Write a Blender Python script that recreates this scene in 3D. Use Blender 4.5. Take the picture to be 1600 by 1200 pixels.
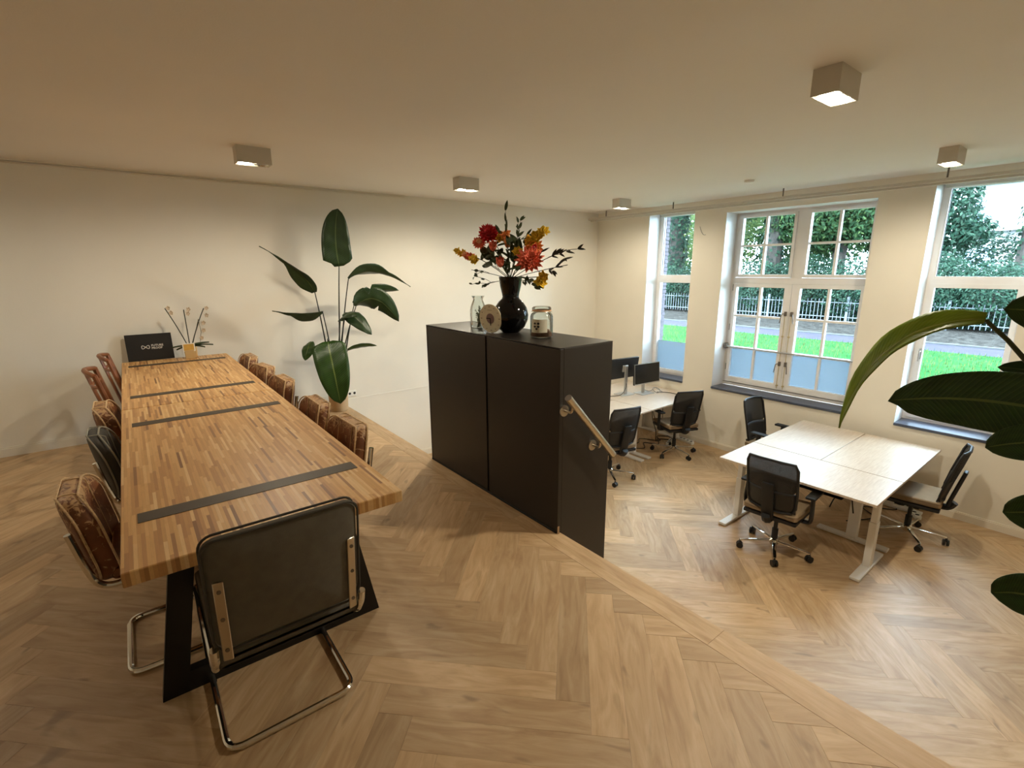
import bpy, bmesh, math, random
from mathutils import Vector, Matrix
random.seed(7)
R = math.radians
for o in list(bpy.data.objects): bpy.data.objects.remove(o)
scn = bpy.context.scene
COL = scn.collection

# ------------------------------------------------------------------ camera
CAM_H, F_PX, PITCH, ROLL, YAW = 1.597, 759.2, .2319, -.0064, .9091
def make_camera():
    cp, sp, cy, sy = math.cos(PITCH), math.sin(PITCH), math.cos(YAW), math.sin(YAW)
    fw = Vector((cy*cp, sy*cp, -sp)); rt = Vector((sy, -cy, 0)); up = rt.cross(fw)
    cr, sr = math.cos(ROLL), math.sin(ROLL)
    rt, up = rt*cr + up*sr, up*cr - rt*sr
    cam = bpy.data.cameras.new('camera'); o = bpy.data.objects.new('camera', cam); COL.objects.link(o)
    cam.sensor_fit = 'HORIZONTAL'; cam.sensor_width = 36; cam.lens = F_PX/1600*36
    cam.clip_start = .02; cam.clip_end = 300
    m = Matrix((rt, up, -fw)).transposed().to_4x4(); m.translation = (0, 0, CAM_H)
    o.matrix_world = m
    scn.camera = o
make_camera()

# ------------------------------------------------------------------ world, daylight, exposure
SKY_COL, SKY_STR = (.64, .83, 1.0), 24.0
w = bpy.data.worlds.new('overcast_sky'); scn.world = w; w.use_nodes = True
bg = w.node_tree.nodes['Background']; bg.inputs[0].default_value = (*SKY_COL, 1); bg.inputs[1].default_value = SKY_STR
SUN_STR = 2.5
sun = bpy.data.lights.new('sun', 'SUN'); sun.energy = SUN_STR; sun.angle = R(6); sun.color = (1, .95, .85)
so = bpy.data.objects.new('sun', sun); COL.objects.link(so)
so.rotation_euler = Vector((.5, -.35, -.75)).to_track_quat('-Z', 'Y').to_euler()   # from behind the house: no beam enters the room
scn.view_settings.view_transform = 'Standard'; scn.view_settings.look = 'None'
scn.view_settings.gamma = 1; scn.view_settings.use_curve_mapping = False
scn.view_settings.exposure = 0.37
LAMP_W, LAMP_COL = 37.0, (1.0, .90, .71)
BULB_EMIT = 60.0

# ------------------------------------------------------------------ the room's main measures (metres, platform floor = 0)
D = -.997            # lower floor
HC = 2.511           # ceiling
XB = 6.5595          # window wall, inner face
YA = 5.984           # long white wall, inner face
XE = 1.91            # platform edge
X0, Y0 = -2.7, -2.3  # walls behind the camera

# ------------------------------------------------------------------ materials
def lin(c):
    c /= 255.; return c/12.92 if c <= .04045 else ((c+.055)/1.055)**2.4
def rgb(r, g, b): return (lin(r), lin(g), lin(b), 1)
MATS = {}
class NT:
    def __init__(s, name):
        s.m = bpy.data.materials.new(name); s.m.use_nodes = True; s.t = s.m.node_tree
        s.b = s.t.nodes['Principled BSDF']; s.out = s.t.nodes['Material Output']; MATS[name] = s.m
    def n(s, typ, **kw):
        x = s.t.nodes.new(typ)
        for k, v in kw.items():
            if k.startswith('i_'): x.inputs[k[2:].replace('_', ' ')].default_value = v
            else: setattr(x, k, v)
        return x
    def l(s, a, b): s.t.links.new(a, b)
    def math(s, op, a, b=None, c=None):
        x = s.n('ShaderNodeMath', operation=op)
        for i, q in enumerate((a, b, c)):
            if q is None: continue
            if isinstance(q, (int, float)): x.inputs[i].default_value = q
            else: s.l(q, x.inputs[i])
        return x.outputs[0]
    def ramp(s, fac, stops, interp='LINEAR'):
        x = s.n('ShaderNodeValToRGB'); x.color_ramp.interpolation = interp
        e = x.color_ramp.elements
        while len(e) < len(stops): e.new(.5)
        for q, (p, c) in zip(e, stops): q.position = p; q.color = c
        s.l(fac, x.inputs[0]); return x.outputs[0]
    def mix(s, fac, a, b, mode='MIX'):
        x = s.n('ShaderNodeMix', data_type='RGBA', blend_type=mode)
        for i, q in ((0, fac), (6, a), (7, b)):
            if isinstance(q, (int, float, tuple)): x.inputs[i].default_value = q
            else: s.l(q, x.inputs[i])
        return x.outputs[2]
    def noise(s, vec, scale, detail=3, rough=.5, dist=0):
        x = s.n('ShaderNodeTexNoise'); x.inputs['Scale'].default_value = scale
        x.inputs['Detail'].default_value = detail; x.inputs['Roughness'].default_value = rough; x.inputs['Distortion'].default_value = dist
        if vec is not None: s.l(vec, x.inputs['Vector'])
        return x.outputs[0]
    def bump(s, h, strength=.2, dist=.01):
        x = s.n('ShaderNodeBump'); x.inputs['Strength'].default_value = strength; x.inputs['Distance'].default_value = dist
        s.l(h, x.inputs['Height']); s.l(x.outputs[0], s.b.inputs['Normal'])
    def obj(s): return s.n('ShaderNodeTexCoord').outputs['Object']
def pm(name, col, rough=.5, metal=0., var=0., vscale=6, bump=0., bscale=60, coat=0., trans=0., spec=None, emit=None, estr=0):
    t = NT(name); b = t.b
    c = rgb(*col)
    b.inputs['Base Color'].default_value = c; b.inputs['Roughness'].default_value = rough; b.inputs['Metallic'].default_value = metal
    if spec is not None: b.inputs['Specular IOR Level'].default_value = spec
    if coat: b.inputs['Coat Weight'].default_value = coat; b.inputs['Coat Roughness'].default_value = .08
    if trans: b.inputs['Transmission Weight'].default_value = trans
    if emit: b.inputs['Emission Color'].default_value = (*emit, 1); b.inputs['Emission Strength'].default_value = estr
    if var:
        nz = t.noise(t.obj(), vscale, 4)
        d = tuple(x*(1-var) for x in c[:3])+(1,); e = tuple(min(1, x*(1+var)) for x in c[:3])+(1,)
        t.l(t.ramp(nz, [(.3, d), (.7, e)]), b.inputs['Base Color'])
    if bump: t.bump(t.noise(t.obj(), bscale, 4), bump, .004)
    return t.m

pm('plaster', (236, 230, 216), .75, var=.03, vscale=1.3, bump=.12, bscale=90)
pm('ceiling_paint', (234, 228, 220), .8, var=.02, vscale=.8, bump=.15, bscale=120)
pm('white_paint', (238, 238, 238), .45, var=.02)
pm('baseboard_paint', (232, 224, 208), .45)
pm('window_paint', (240, 237, 234), .4, var=.02)
pm('dark_sill', (70, 78, 96), .28, var=.15, vscale=40)
pm('black_steel', (22, 20, 20), .45, metal=.3, bump=.05, bscale=150)
pm('inlay_steel', (74, 64, 52), .5, metal=.25, var=.08, vscale=20)
pm('cabinet_black', (38, 33, 29), .42, var=.08, vscale=2, bump=.04, bscale=200)
pm('cabinet_dark', (28, 24, 22), .5)
pm('under_oak', (120, 88, 58), .8)
pm('oak_side', (176, 144, 108), .55, var=.08, vscale=10)
pm('chrome', (225, 222, 215), .09, metal=1)
pm('brushed_steel', (200, 190, 172), .3, metal=1, bump=.05, bscale=300)
pm('grey_fabric', (104, 98, 86), .95, var=.1, vscale=30, bump=.5, bscale=700)
pm('grey_piping', (70, 66, 60), .8)
pm('grey_leather', (60, 56, 50), .6, var=.12, vscale=12, bump=.25, bscale=120)
pm('grey_seam', (150, 146, 132), .7)
pm('seam_cream', (212, 180, 138), .8, var=.2, vscale=80)
pm('chair_wood', (138, 84, 50), .4, var=.25, vscale=14, bump=.1, bscale=60)
pm('black_plastic', (20, 20, 22), .5, bump=.1, bscale=300)
pm('black_rubber', (16, 16, 16), .7)
pm('caster_black', (18, 18, 18), .45)
pm('seat_cloth', (150, 128, 100), .95, bump=.4, bscale=500, var=.05, vscale=20)
pm('screen_black', (10, 11, 13), .22)
pm('monitor_back', (26, 26, 28), .45)
pm('silver_plastic', (190, 188, 184), .35, metal=.6)
pm('desk_edge', (196, 184, 168), .5)
pm('leg_white', (226, 222, 216), .4)
pm('lamp_white', (206, 200, 188), .5)
pm('lamp_reflector', (240, 236, 226), .18, metal=.85)
pm('bulb_off', (150, 146, 138), .2, metal=.4)
pm('bulb_on', (255, 240, 210), .4, emit=LAMP_COL, estr=BULB_EMIT)
pm('cable_black', (18, 17, 17), .55)
pm('cable_grey', (150, 148, 146), .5)
pm('socket_white', (236, 234, 226), .4)
pm('socket_dark', (40, 38, 36), .6)
pm('sign_black', (20, 18, 17), .5, var=.1, vscale=15)
pm('sign_print', (206, 200, 192), .6)
pm('card_yellow', (206, 156, 66), .6, var=.08, vscale=30)
pm('card_white', (240, 232, 214), .6)
pm('pot_tan', (196, 164, 122), .55, var=.05, vscale=12, bump=.05)
pm('pot_brass', (206, 172, 118), .35, metal=.25, var=.06, vscale=8)
pm('soil', (40, 28, 20), .95, var=.3, vscale=40, bump=.8, bscale=80)
pm('stem_green', (62, 70, 36), .5, var=.2, vscale=10)
pm('stem_dark', (38, 42, 26), .5, var=.2, vscale=10)
pm('stem_olive', (92, 88, 50), .55, var=.2, vscale=30)
pm('vase_black', (10, 9, 10), .07, spec=.35)
pm('label_paper', (226, 220, 200), .7, var=.05, vscale=200)
pm('label_ink', (26, 24, 30), .7)
pm('clock_face', (232, 222, 194), .55, var=.04, vscale=40)
pm('clock_mauve', (142, 112, 110), .6)
pm('clock_hand', (20, 16, 16), .5)
pm('clock_print', (170, 150, 120), .7)
pm('jar_filling', (120, 84, 62), .8, var=.4, vscale=120, bump=.6, bscale=200)
pm('dry_sprig', (92, 92, 66), .8, var=.25, vscale=60)
pm('petal_red', (204, 40, 48), .6, var=.25, vscale=40)
pm('petal_coral', (240, 122, 92), .6, var=.15, vscale=50)
pm('petal_orange', (246, 150, 80), .6, var=.15, vscale=50)
pm('petal_yellow', (248, 208, 66), .6, var=.15, vscale=50)
pm('petal_gold', (240, 190, 54), .6, var=.12, vscale=50)
pm('petal_peach', (246, 184, 134), .6, var=.12, vscale=50)
pm('leaf_bouquet', (54, 66, 34), .5, var=.25, vscale=30)
pm('twig_dark', (40, 38, 28), .6)
pm('orchid_petal', (232, 214, 188), .6, var=.1, vscale=60)
pm('fence_white', (84, 88, 92), .5)
pm('path_paving', (54, 51, 64), .9, var=.08, vscale=3, bump=.3, bscale=40, spec=.02)
pm('kerb_stone', (72, 72, 72), .85, var=.08, vscale=6, spec=.02)
pm('bark', (52, 46, 40), .95, var=.4, vscale=9, bump=.9, bscale=18)
pm('facade_white', (150, 150, 150), .8, var=.03, vscale=.6)
pm('facade_glass', (150, 170, 190), .15)
pm('mortar', (84, 80, 82), .9, var=.05, vscale=20)
pm('brick_pale', (80, 70, 76), .85, var=.14, vscale=9, bump=.3, bscale=50)
pm('brass_hw', (206, 190, 150), .3, metal=.7)
pm('hinge_grey', (120, 112, 104), .4, metal=.6)

def glass_mat(name, tint, gloss=.06, rough=0):
    t = NT(name); t.t.nodes.remove(t.b)
    tr = t.n('ShaderNodeBsdfTransparent'); tr.inputs[0].default_value = (*tint, 1)
    gl = t.n('ShaderNodeBsdfGlossy'); gl.inputs['Roughness'].default_value = rough
    lw = t.n('ShaderNodeLayerWeight'); lw.inputs['Blend'].default_value = .25
    f = t.math('ADD', t.math('MULTIPLY', lw.outputs['Fresnel'], .8), gloss)
    mx = t.n('ShaderNodeMixShader'); t.l(f, mx.inputs[0]); t.l(tr.outputs[0], mx.inputs[1]); t.l(gl.outputs[0], mx.inputs[2])
    t.l(mx.outputs[0], t.out.inputs[0])
glass_mat('window_glass', (.93, .97, .98), .0)
glass_mat('jar_glass', (.86, .90, .88), .05, .02)
def frosted():
    t = NT('frosted_film'); t.t.nodes.remove(t.b)
    a = t.n('ShaderNodeBsdfTranslucent'); a.inputs[0].default_value = (.36, .41, .45, 1)
    d = t.n('ShaderNodeBsdfDiffuse'); d.inputs[0].default_value = (.6, .63, .68, 1)
    mx = t.n('ShaderNodeMixShader'); mx.inputs[0].default_value = .25
    t.l(a.outputs[0], mx.inputs[1]); t.l(d.outputs[0], mx.inputs[2]); t.l(mx.outputs[0], t.out.inputs[0])
frosted()
def mesh_cloth():
    t = NT('chair_mesh'); t.b.inputs['Base Color'].default_value = rgb(26, 26, 28); t.b.inputs['Roughness'].default_value = .7
    tr = t.n('ShaderNodeBsdfTransparent'); mx = t.n('ShaderNodeMixShader')
    v = t.n('ShaderNodeTexChecker'); v.inputs['Scale'].default_value = 420; t.l(t.obj(), v.inputs['Vector'])
    t.l(t.math('MULTIPLY_ADD', v.outputs['Fac'], .25, .68), mx.inputs[0])
    t.l(tr.outputs[0], mx.inputs[1]); t.l(t.b.outputs[0], mx.inputs[2]); t.l(mx.outputs[0], t.out.inputs[0])
mesh_cloth()
def oak(name, base, dark, light, rough=.42):
    """plank wood: grain runs along the plank's own UV length, every plank has its own tone and figure"""
    t = NT(name)
    uv = t.n('ShaderNodeUVMap'); uv.uv_map = 'UVMap'
    oi = t.n('ShaderNodeObjectInfo'); at = t.n('ShaderNodeAttribute'); at.attribute_name = 'rnd'
    r = t.math('FRACT', t.math('ADD', oi.outputs['Random'], at.outputs['Fac']))
    sx = t.n('ShaderNodeSeparateXYZ'); t.l(uv.outputs[0], sx.inputs[0])
    cb = t.n('ShaderNodeCombineXYZ')
    t.l(t.math('MULTIPLY_ADD', r, 37., sx.outputs[0]), cb.inputs[0]); t.l(t.math('MULTIPLY_ADD', r, 11., sx.outputs[1]), cb.inputs[1])
    mp = t.n('ShaderNodeMapping'); mp.inputs['Scale'].default_value = (1.5, 9., 1); t.l(cb.outputs[0], mp.inputs['Vector'])
    n1 = t.noise(mp.outputs[0], 2.2, 5, .55, 1.2)
    mp2 = t.n('ShaderNodeMapping'); mp2.inputs['Scale'].default_value = (3., 70., 1); t.l(cb.outputs[0], mp2.inputs['Vector'])
    n2 = t.noise(mp2.outputs[0], 2., 3, .6)
    mp3 = t.n('ShaderNodeMapping'); mp3.inputs['Scale'].default_value = (2.6, 7., 1); t.l(cb.outputs[0], mp3.inputs['Vector'])
    kn = t.noise(mp3.outputs[0], 1.6, 2, .5, .6)
    c = t.ramp(n1, [(.25, dark), (.5, base), (.8, light)])
    c = t.mix(t.math('MULTIPLY', t.math('SUBTRACT', n2, .5), .7), c, dark)
    c = t.mix(t.ramp(kn, [(.66, (0, 0, 0, 1)), (.76, (.55, .55, .55, 1))]), c, tuple(x*.45 for x in dark[:3])+(1,))
    hsv = t.n('ShaderNodeHueSaturation'); t.l(c, hsv.inputs['Color'])
    t.l(t.math('MULTIPLY_ADD', r, .32, .83), hsv.inputs['Value'])
    t.l(hsv.outputs[0], t.b.inputs['Base Color'])
    t.b.inputs['Roughness'].default_value = rough
    t.bump(n2, .12, .002)
oak('oak_floor', rgb(194, 162, 122), rgb(172, 138, 100), rgb(212, 184, 146), .47)
def lamella():
    """butcher-block table top: narrow glued staves, each its own tone, staggered joints"""
    t = NT('butcher_block')
    o = t.obj(); sx = t.n('ShaderNodeSeparateXYZ'); t.l(o, sx.inputs[0])
    row = t.math('FLOOR', t.math('MULTIPLY', sx.outputs[0], 1/.011))
    wn = t.n('ShaderNodeTexWhiteNoise', noise_dimensions='1D'); t.l(row, wn.inputs['W'])
    cell = t.math('FLOOR', t.math('ADD', t.math('MULTIPLY', sx.outputs[1], 1/.24), t.math('MULTIPLY', wn.outputs['Value'], 17.3)))
    cb = t.n('ShaderNodeCombineXYZ'); t.l(row, cb.inputs[0]); t.l(cell, cb.inputs[1])
    w2 = t.n('ShaderNodeTexWhiteNoise', noise_dimensions='2D'); t.l(cb.outputs[0], w2.inputs['Vector'])
    c = t.ramp(w2.outputs['Value'], [(0, rgb(128, 84, 48)), (.03, rgb(160, 112, 66)), (.1, rgb(192, 140, 84)), (.45, rgb(212, 162, 100)), (.8, rgb(222, 176, 114)), (1, rgb(234, 198, 142))])
    mp = t.n('ShaderNodeMapping'); mp.inputs['Scale'].default_value = (60, 5, 60); t.l(o, mp.inputs['Vector'])
    g = t.noise(mp.outputs[0], 2.5, 4, .6, .4)
    c = t.mix(t.math('MULTIPLY', t.math('SUBTRACT', g, .42), .55), c, rgb(140, 94, 52))
    fx = t.math('FRACT', t.math('MULTIPLY', sx.outputs[0], 1/.011))
    joint = t.math('LESS_THAN', fx, .05)
    c = t.mix(t.math('MULTIPLY', joint, .25), c, rgb(96, 58, 30))
    t.l(c, t.b.inputs['Base Color']); t.b.inputs['Roughness'].default_value = .42
    t.bump(g, .05, .002)
lamella()
def desk_wood():
    t = NT('desk_laminate'); mp = t.n('ShaderNodeMapping'); mp.inputs['Scale'].default_value = (3, 40, 3); t.l(t.obj(), mp.inputs['Vector'])
    g = t.noise(mp.outputs[0], 2.4, 4, .6, .3)
    t.l(t.ramp(g, [(.3, rgb(192, 172, 150)), (.7, rgb(212, 196, 176))]), t.b.inputs['Base Color']); t.b.inputs['Roughness'].default_value = .38
desk_wood()
def leather(name, base, dark, scuff, amount):
    t = NT(name); o = t.obj()
    oi = t.n('ShaderNodeObjectInfo'); ad = t.n('ShaderNodeVectorMath', operation='ADD'); t.l(o, ad.inputs[0])
    cb = t.n('ShaderNodeCombineXYZ'); t.l(t.math('MULTIPLY', oi.outputs['Random'], 9.), cb.inputs[0]); t.l(cb.outputs[0], ad.inputs[1])
    v = ad.outputs[0]
    n1 = t.noise(v, 9, 4); c = t.ramp(n1, [(.3, dark), (.7, base)])
    vo = t.n('ShaderNodeTexVoronoi', feature='DISTANCE_TO_EDGE'); vo.inputs['Scale'].default_value = 16; t.l(v, vo.inputs['Vector'])
    n2 = t.noise(v, 22, 5, .65, 1.5)
    gz = t.n('ShaderNodeSeparateXYZ'); t.l(o, gz.inputs[0])
    top = t.math('SMOOTH_MAX', t.math('MULTIPLY_ADD', gz.outputs[2], 2.4, -1.62), 0., .1)    # scuffs gather along the top edge
    k = t.math('ADD', t.math('ADD', n2, top), t.math('MULTIPLY', t.math('LESS_THAN', vo.outputs['Distance'], .03), .12))
    m = t.ramp(k, [(amount, (0, 0, 0, 1)), (amount+.07, (.8, .8, .8, 1))])
    t.l(t.mix(m, c, scuff), t.b.inputs['Base Color']); t.b.inputs['Roughness'].default_value = .5
    t.bump(n2, .35, .004)
leather('brown_leather', rgb(142, 86, 48), rgb(98, 56, 30), rgb(206, 166, 118), .66)
def leaf_mat(name, base, dark, rib, thru=.18):
    t = NT(name); uv = t.n('ShaderNodeUVMap'); uv.uv_map = 'UVMap'; sx = t.n('ShaderNodeSeparateXYZ'); t.l(uv.outputs[0], sx.inputs[0])
    a = t.math('ABSOLUTE', t.math('SUBTRACT', sx.outputs[0], .5))
    wv = t.math('SINE', t.math('MULTIPLY_ADD', sx.outputs[1], 190., t.math('MULTIPLY', a, 60.)))
    n = t.noise(uv.outputs[0], 5, 3)
    c = t.ramp(n, [(.3, dark), (.7, base)])
    c = t.mix(t.math('MULTIPLY', t.math('GREATER_THAN', wv, .8), .22), c, rib)
    c = t.mix(t.math('LESS_THAN', a, .022), c, rib)
    t.l(c, t.b.inputs['Base Color']); t.b.inputs['Roughness'].default_value = .34
    t.bump(wv, .15, .002)
    tr = t.n('ShaderNodeBsdfTranslucent'); t.l(t.mix(.25, c, rgb(110, 150, 40)), tr.inputs[0])
    mx = t.n('ShaderNodeMixShader'); mx.inputs[0].default_value = thru
    t.l(t.b.outputs[0], mx.inputs[1]); t.l(tr.outputs[0], mx.inputs[2]); t.l(mx.outputs[0], t.out.inputs[0])
leaf_mat('strelitzia_leaf', rgb(50, 84, 30), rgb(35, 64, 24), rgb(108, 128, 64))
leaf_mat('strelitzia_leaf_dark', rgb(46, 70, 36), rgb(32, 52, 28), rgb(88, 104, 62))
leaf_mat('strelitzia_leaf_pale', rgb(178, 192, 84), rgb(136, 158, 62), rgb(210, 214, 140), .55)
def grassy():
    t = NT('lawn_grass'); o = t.obj()
    t.l(t.ramp(t.noise(o, 3, 5, .7), [(.3, rgb(28, 62, 32)), (.7, rgb(46, 86, 44))]), t.b.inputs['Base Color']); t.b.inputs['Roughness'].default_value = .9; t.b.inputs['Specular IOR Level'].default_value = .0
    t.bump(t.noise(o, 60, 3), .6, .03)
grassy()
def litter():
    t = NT('leaf_litter'); o = t.obj()
    t.l(t.ramp(t.noise(o, 7, 6, .75), [(.3, rgb(24, 22, 20)), (.5, rgb(50, 47, 44)), (.7, rgb(70, 67, 62))]), t.b.inputs['Base Color']); t.b.inputs['Roughness'].default_value = .95; t.b.inputs['Specular IOR Level'].default_value = .0
    t.bump(t.noise(o, 25, 4), .9, .05)
litter()
def foliage(name, a, b, c):
    t = NT(name); at = t.n('ShaderNodeAttribute'); at.attribute_name = 'rnd'
    col = t.ramp(at.outputs['Fac'], [(0, a), (.55, b), (1, c)])
    t.l(col, t.b.inputs['Base Color']); t.b.inputs['Roughness'].default_value = .6; t.b.inputs['Specular IOR Level'].default_value = .12
    tr = t.n('ShaderNodeBsdfTranslucent'); t.l(col, tr.inputs[0]); mx = t.n('ShaderNodeMixShader'); mx.inputs[0].default_value = .42
    t.l(t.b.outputs[0], mx.inputs[1]); t.l(tr.outputs[0], mx.inputs[2]); t.l(mx.outputs[0], t.out.inputs[0])
foliage('foliage_green', rgb(17, 36, 19), rgb(36, 60, 33), rgb(71, 88, 47))
foliage('foliage_ivy', rgb(11, 27, 19), rgb(25, 46, 33), rgb(51, 71, 51))
foliage('foliage_hedge', rgb(17, 38, 30), rgb(38, 64, 48), rgb(68, 88, 71))
foliage('foliage_light', rgb(40, 64, 36), rgb(67, 85, 44), rgb(102, 105, 60))

# ------------------------------------------------------------------ mesh helpers
class MB:
    def __init__(s): s.v = []; s.f = []; s.uv = None; s.rnd = None
    def add(s, vs, fs):
        k = len(s.v); s.v += [Vector(p) for p in vs]; s.f += [tuple(i+k for i in f) for f in fs]; return s
    def box(s, x0, y0, z0, x1, y1, z1):
        return s.add([(x, y, z) for z in (z0, z1) for y in (y0, y1) for x in (x0, x1)],
                     [(0, 2, 3, 1), (4, 5, 7, 6), (0, 1, 5, 4), (2, 6, 7, 3), (0, 4, 6, 2), (1, 3, 7, 5)])
    def rbox(s, x0, y0, z0, x1, y1, z1, r=.01, seg=2, fn=None, cuts=0):
        bm = bmesh.new(); bmesh.ops.create_cube(bm, size=1)
        for q in bm.verts: q.co = Vector(((x0+x1)/2+q.co.x*(x1-x0), (y0+y1)/2+q.co.y*(y1-y0), (z0+z1)/2+q.co.z*(z1-z0)))
        if cuts: bmesh.ops.subdivide_edges(bm, edges=bm.edges[:], cuts=cuts, use_grid_fill=True)
        bm.normal_update()
        sharp = [e for e in bm.edges if len(e.link_faces) == 2 and e.calc_face_angle() > .5]
        bmesh.ops.bevel(bm, geom=sharp, offset=r, segments=seg, profile=.5, affect='EDGES')
        bm.verts.index_update()
        s.add([(fn(q.co) if fn else q.co) for q in bm.verts], [[q.index for q in f.verts] for f in bm.faces]); bm.free(); return s
    def cyl(s, p0, p1, r0, r1=None, n=12, cap=True):
        r1 = r0 if r1 is None else r1; p0, p1 = Vector(p0), Vector(p1); d = (p1-p0).normalized()
        a = d.orthogonal().normalized(); b = d.cross(a); k = len(s.v)
        for p, r in ((p0, r0), (p1, r1)):
            for i in range(n): t = 2*math.pi*i/n; s.v.append(p+(a*math.cos(t)+b*math.sin(t))*r)
        for i in range(n): j = (i+1) % n; s.f.append((k+i, k+j, k+n+j, k+n+i))
        if cap: s.f.append(tuple(range(k+n-1, k-1, -1))); s.f.append(tuple(range(k+n, k+2*n)))
        return s
    def tube(s, pts, r, n=8, closed=False):
        pts = [Vector(p) for p in pts]; m = len(pts); k = len(s.v); rr = r if isinstance(r, (list, tuple)) else [r]*m
        a = None
        for i, p in enumerate(pts):
            if closed: t = (pts[(i+1) % m]-pts[i-1])
            else: t = pts[min(i+1, m-1)]-pts[max(i-1, 0)]
            t.normalize()
            a = t.orthogonal() if a is None else a-t*a.dot(t)
            if a.length < 1e-6: a = t.orthogonal()
            a.normalize(); b = t.cross(a)
            for j in range(n): q = 2*math.pi*j/n; s.v.append(p+(a*math.cos(q)+b*math.sin(q))*rr[i])
        for i in range(m if closed else m-1):
            i2 = (i+1) % m
            for j in range(n): j2 = (j+1) % n; s.f.append((k+i*n+j, k+i*n+j2, k+i2*n+j2, k+i2*n+j))
        if not closed: s.f.append(tuple(range(k+n-1, k-1, -1))); s.f.append(tuple(range(k+(m-1)*n, k+m*n)))
        return s
    def lathe(s, prof, n=24, c=(0, 0, 0), cap=False):
        k = len(s.v); c = Vector(c); m = len(prof)
        for r, z in prof:
            for i in range(n): t = 2*math.pi*i/n; s.v.append(c+Vector((r*math.cos(t), r*math.sin(t), z)))
        for q in range(m-1):
            for i in range(n): j = (i+1) % n; s.f.append((k+q*n+i, k+q*n+j, k+(q+1)*n+j, k+(q+1)*n+i))
        if cap and prof[0][0] > 1e-5: s.f.append(tuple(range(k+n-1, k-1, -1)))
        if cap and prof[-1][0] > 1e-5: s.f.append(tuple(range(k+(m-1)*n, k+m*n)))
        return s
    def prism(s, poly, axis, a, b):
        """2D polygon extruded along an axis from a to b"""
        def P(u, v, w): return {'x': (w, u, v), 'y': (u, w, v), 'z': (u, v, w)}[axis]
        n = len(poly)
        return s.add([P(u, v, a) for u, v in poly]+[P(u, v, b) for u, v in poly],
                     [tuple(range(n-1, -1, -1)), tuple(range(n, 2*n))]+[(i, (i+1) % n, n+(i+1) % n, n+i) for i in range(n)])
    def grid(s, fn, nu, nv):
        k = len(s.v); uv = s.uv = (s.uv or [])
        for j in range(nv+1):
            for i in range(nu+1): s.v.append(Vector(fn(i/nu, j/nv)))
        for j in range(nv):
            for i in range(nu):
                a = k+j*(nu+1)+i; s.f.append((a, a+1, a+nu+2, a+nu+1))
                uv.append([(i/nu, j/nv), ((i+1)/nu, j/nv), ((i+1)/nu, (j+1)/nv), (i/nu, (j+1)/nv)])
        return s
    def map(s, fn): s.v = [Vector(fn(p)) for p in s.v]; return s
    def xf(s, m): s.v = [m @ p for p in s.v]; return s
    def mesh(s, name, smooth=35):
        me = bpy.data.meshes.new(name); me.from_pydata([tuple(p) for p in s.v], [], s.f)
        bm = bmesh.new(); bm.from_mesh(me)
        if s.uv is None and s.rnd is None: bmesh.ops.recalc_face_normals(bm, faces=bm.faces[:])
        bm.to_mesh(me); bm.free()
        if s.uv is not None and len(s.uv) == len(me.polygons):
            l = me.uv_layers.new(name='UVMap')
            for p in me.polygons:
                for q, li in enumerate(p.loop_indices): l.data[li].uv = s.uv[p.index][q]
        if s.rnd is not None:
            a = me.attributes.new('rnd', 'FLOAT', 'FACE'); a.data.foreach_set('value', s.rnd)
        if smooth:
            me.shade_smooth(); me.set_sharp_from_angle(angle=R(smooth))
        return me
def fillet(pts, rad, k=5):
    pts = [Vector(p) for p in pts]; out = [pts[0]]
    for i in range(1, len(pts)-1):
        p, a, b = pts[i], pts[i-1]-pts[i], pts[i+1]-pts[i]
        r = min(rad, a.length*.49, b.length*.49); a = p+a.normalized()*r; b = p+b.normalized()*r
        for j in range(k+1): t = j/k; out.append(a*(1-t)**2+p*2*t*(1-t)+b*t*t)
    out.append(pts[-1]); return out
def bez(a, b, c, n=10):
    a, b, c = Vector(a), Vector(b), Vector(c); return [a*(1-t)**2+b*2*t*(1-t)+c*t*t for t in [i/n for i in range(n+1)]]
def link(name, me, mat, parent=None, loc=None, kind=None):
    o = bpy.data.objects.new(name, me); COL.objects.link(o)
    if mat and not me.materials: me.materials.append(MATS[mat])
    if parent is not None: o.parent = parent
    if loc is not None: o.location = loc
    if kind: o['kind'] = kind
    return o
def ob(name, mb, mat, parent=None, smooth=35, kind=None, label=None):
    o = link(name, mb.mesh(name, smooth), mat, parent, kind=kind)
    if label: o['label'] = label
    return o
def tag(o, label, cat=None, group=None, kind=None):
    o['label'] = label
    if cat: o['category'] = cat
    if group: o['group'] = group
    if kind: o['kind'] = kind
    return o
def thing(name, label, cat, loc=(0, 0, 0), rz=0, group=None):
    o = bpy.data.objects.new(name, None); COL.objects.link(o); o.location = loc; o.rotation_euler = (0, 0, rz); o.empty_display_size = .1
    return tag(o, label, cat, group)
def recentre(o):
    """move a mesh's origin to the middle of its foot, so the object sits at its own place"""
    me = o.data; xs = [v.co for v in me.vertices]
    c = Vector(((min(p.x for p in xs)+max(p.x for p in xs))/2, (min(p.y for p in xs)+max(p.y for p in xs))/2, min(p.z for p in xs)))
    me.transform(Matrix.Translation(-c)); o.location = o.location+c; return o
def dup(root, loc, rz, label, group=None):
    r = root.copy(); COL.objects.link(r); r.location = loc; r.rotation_euler = (0, 0, rz); r['label'] = label
    if group: r['group'] = group
    for ch in root.children:
        c = ch.copy(); COL.objects.link(c); c.parent = r
        for g in ch.children:
            d = g.copy(); COL.objects.link(d); d.parent = c
    return r
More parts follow.
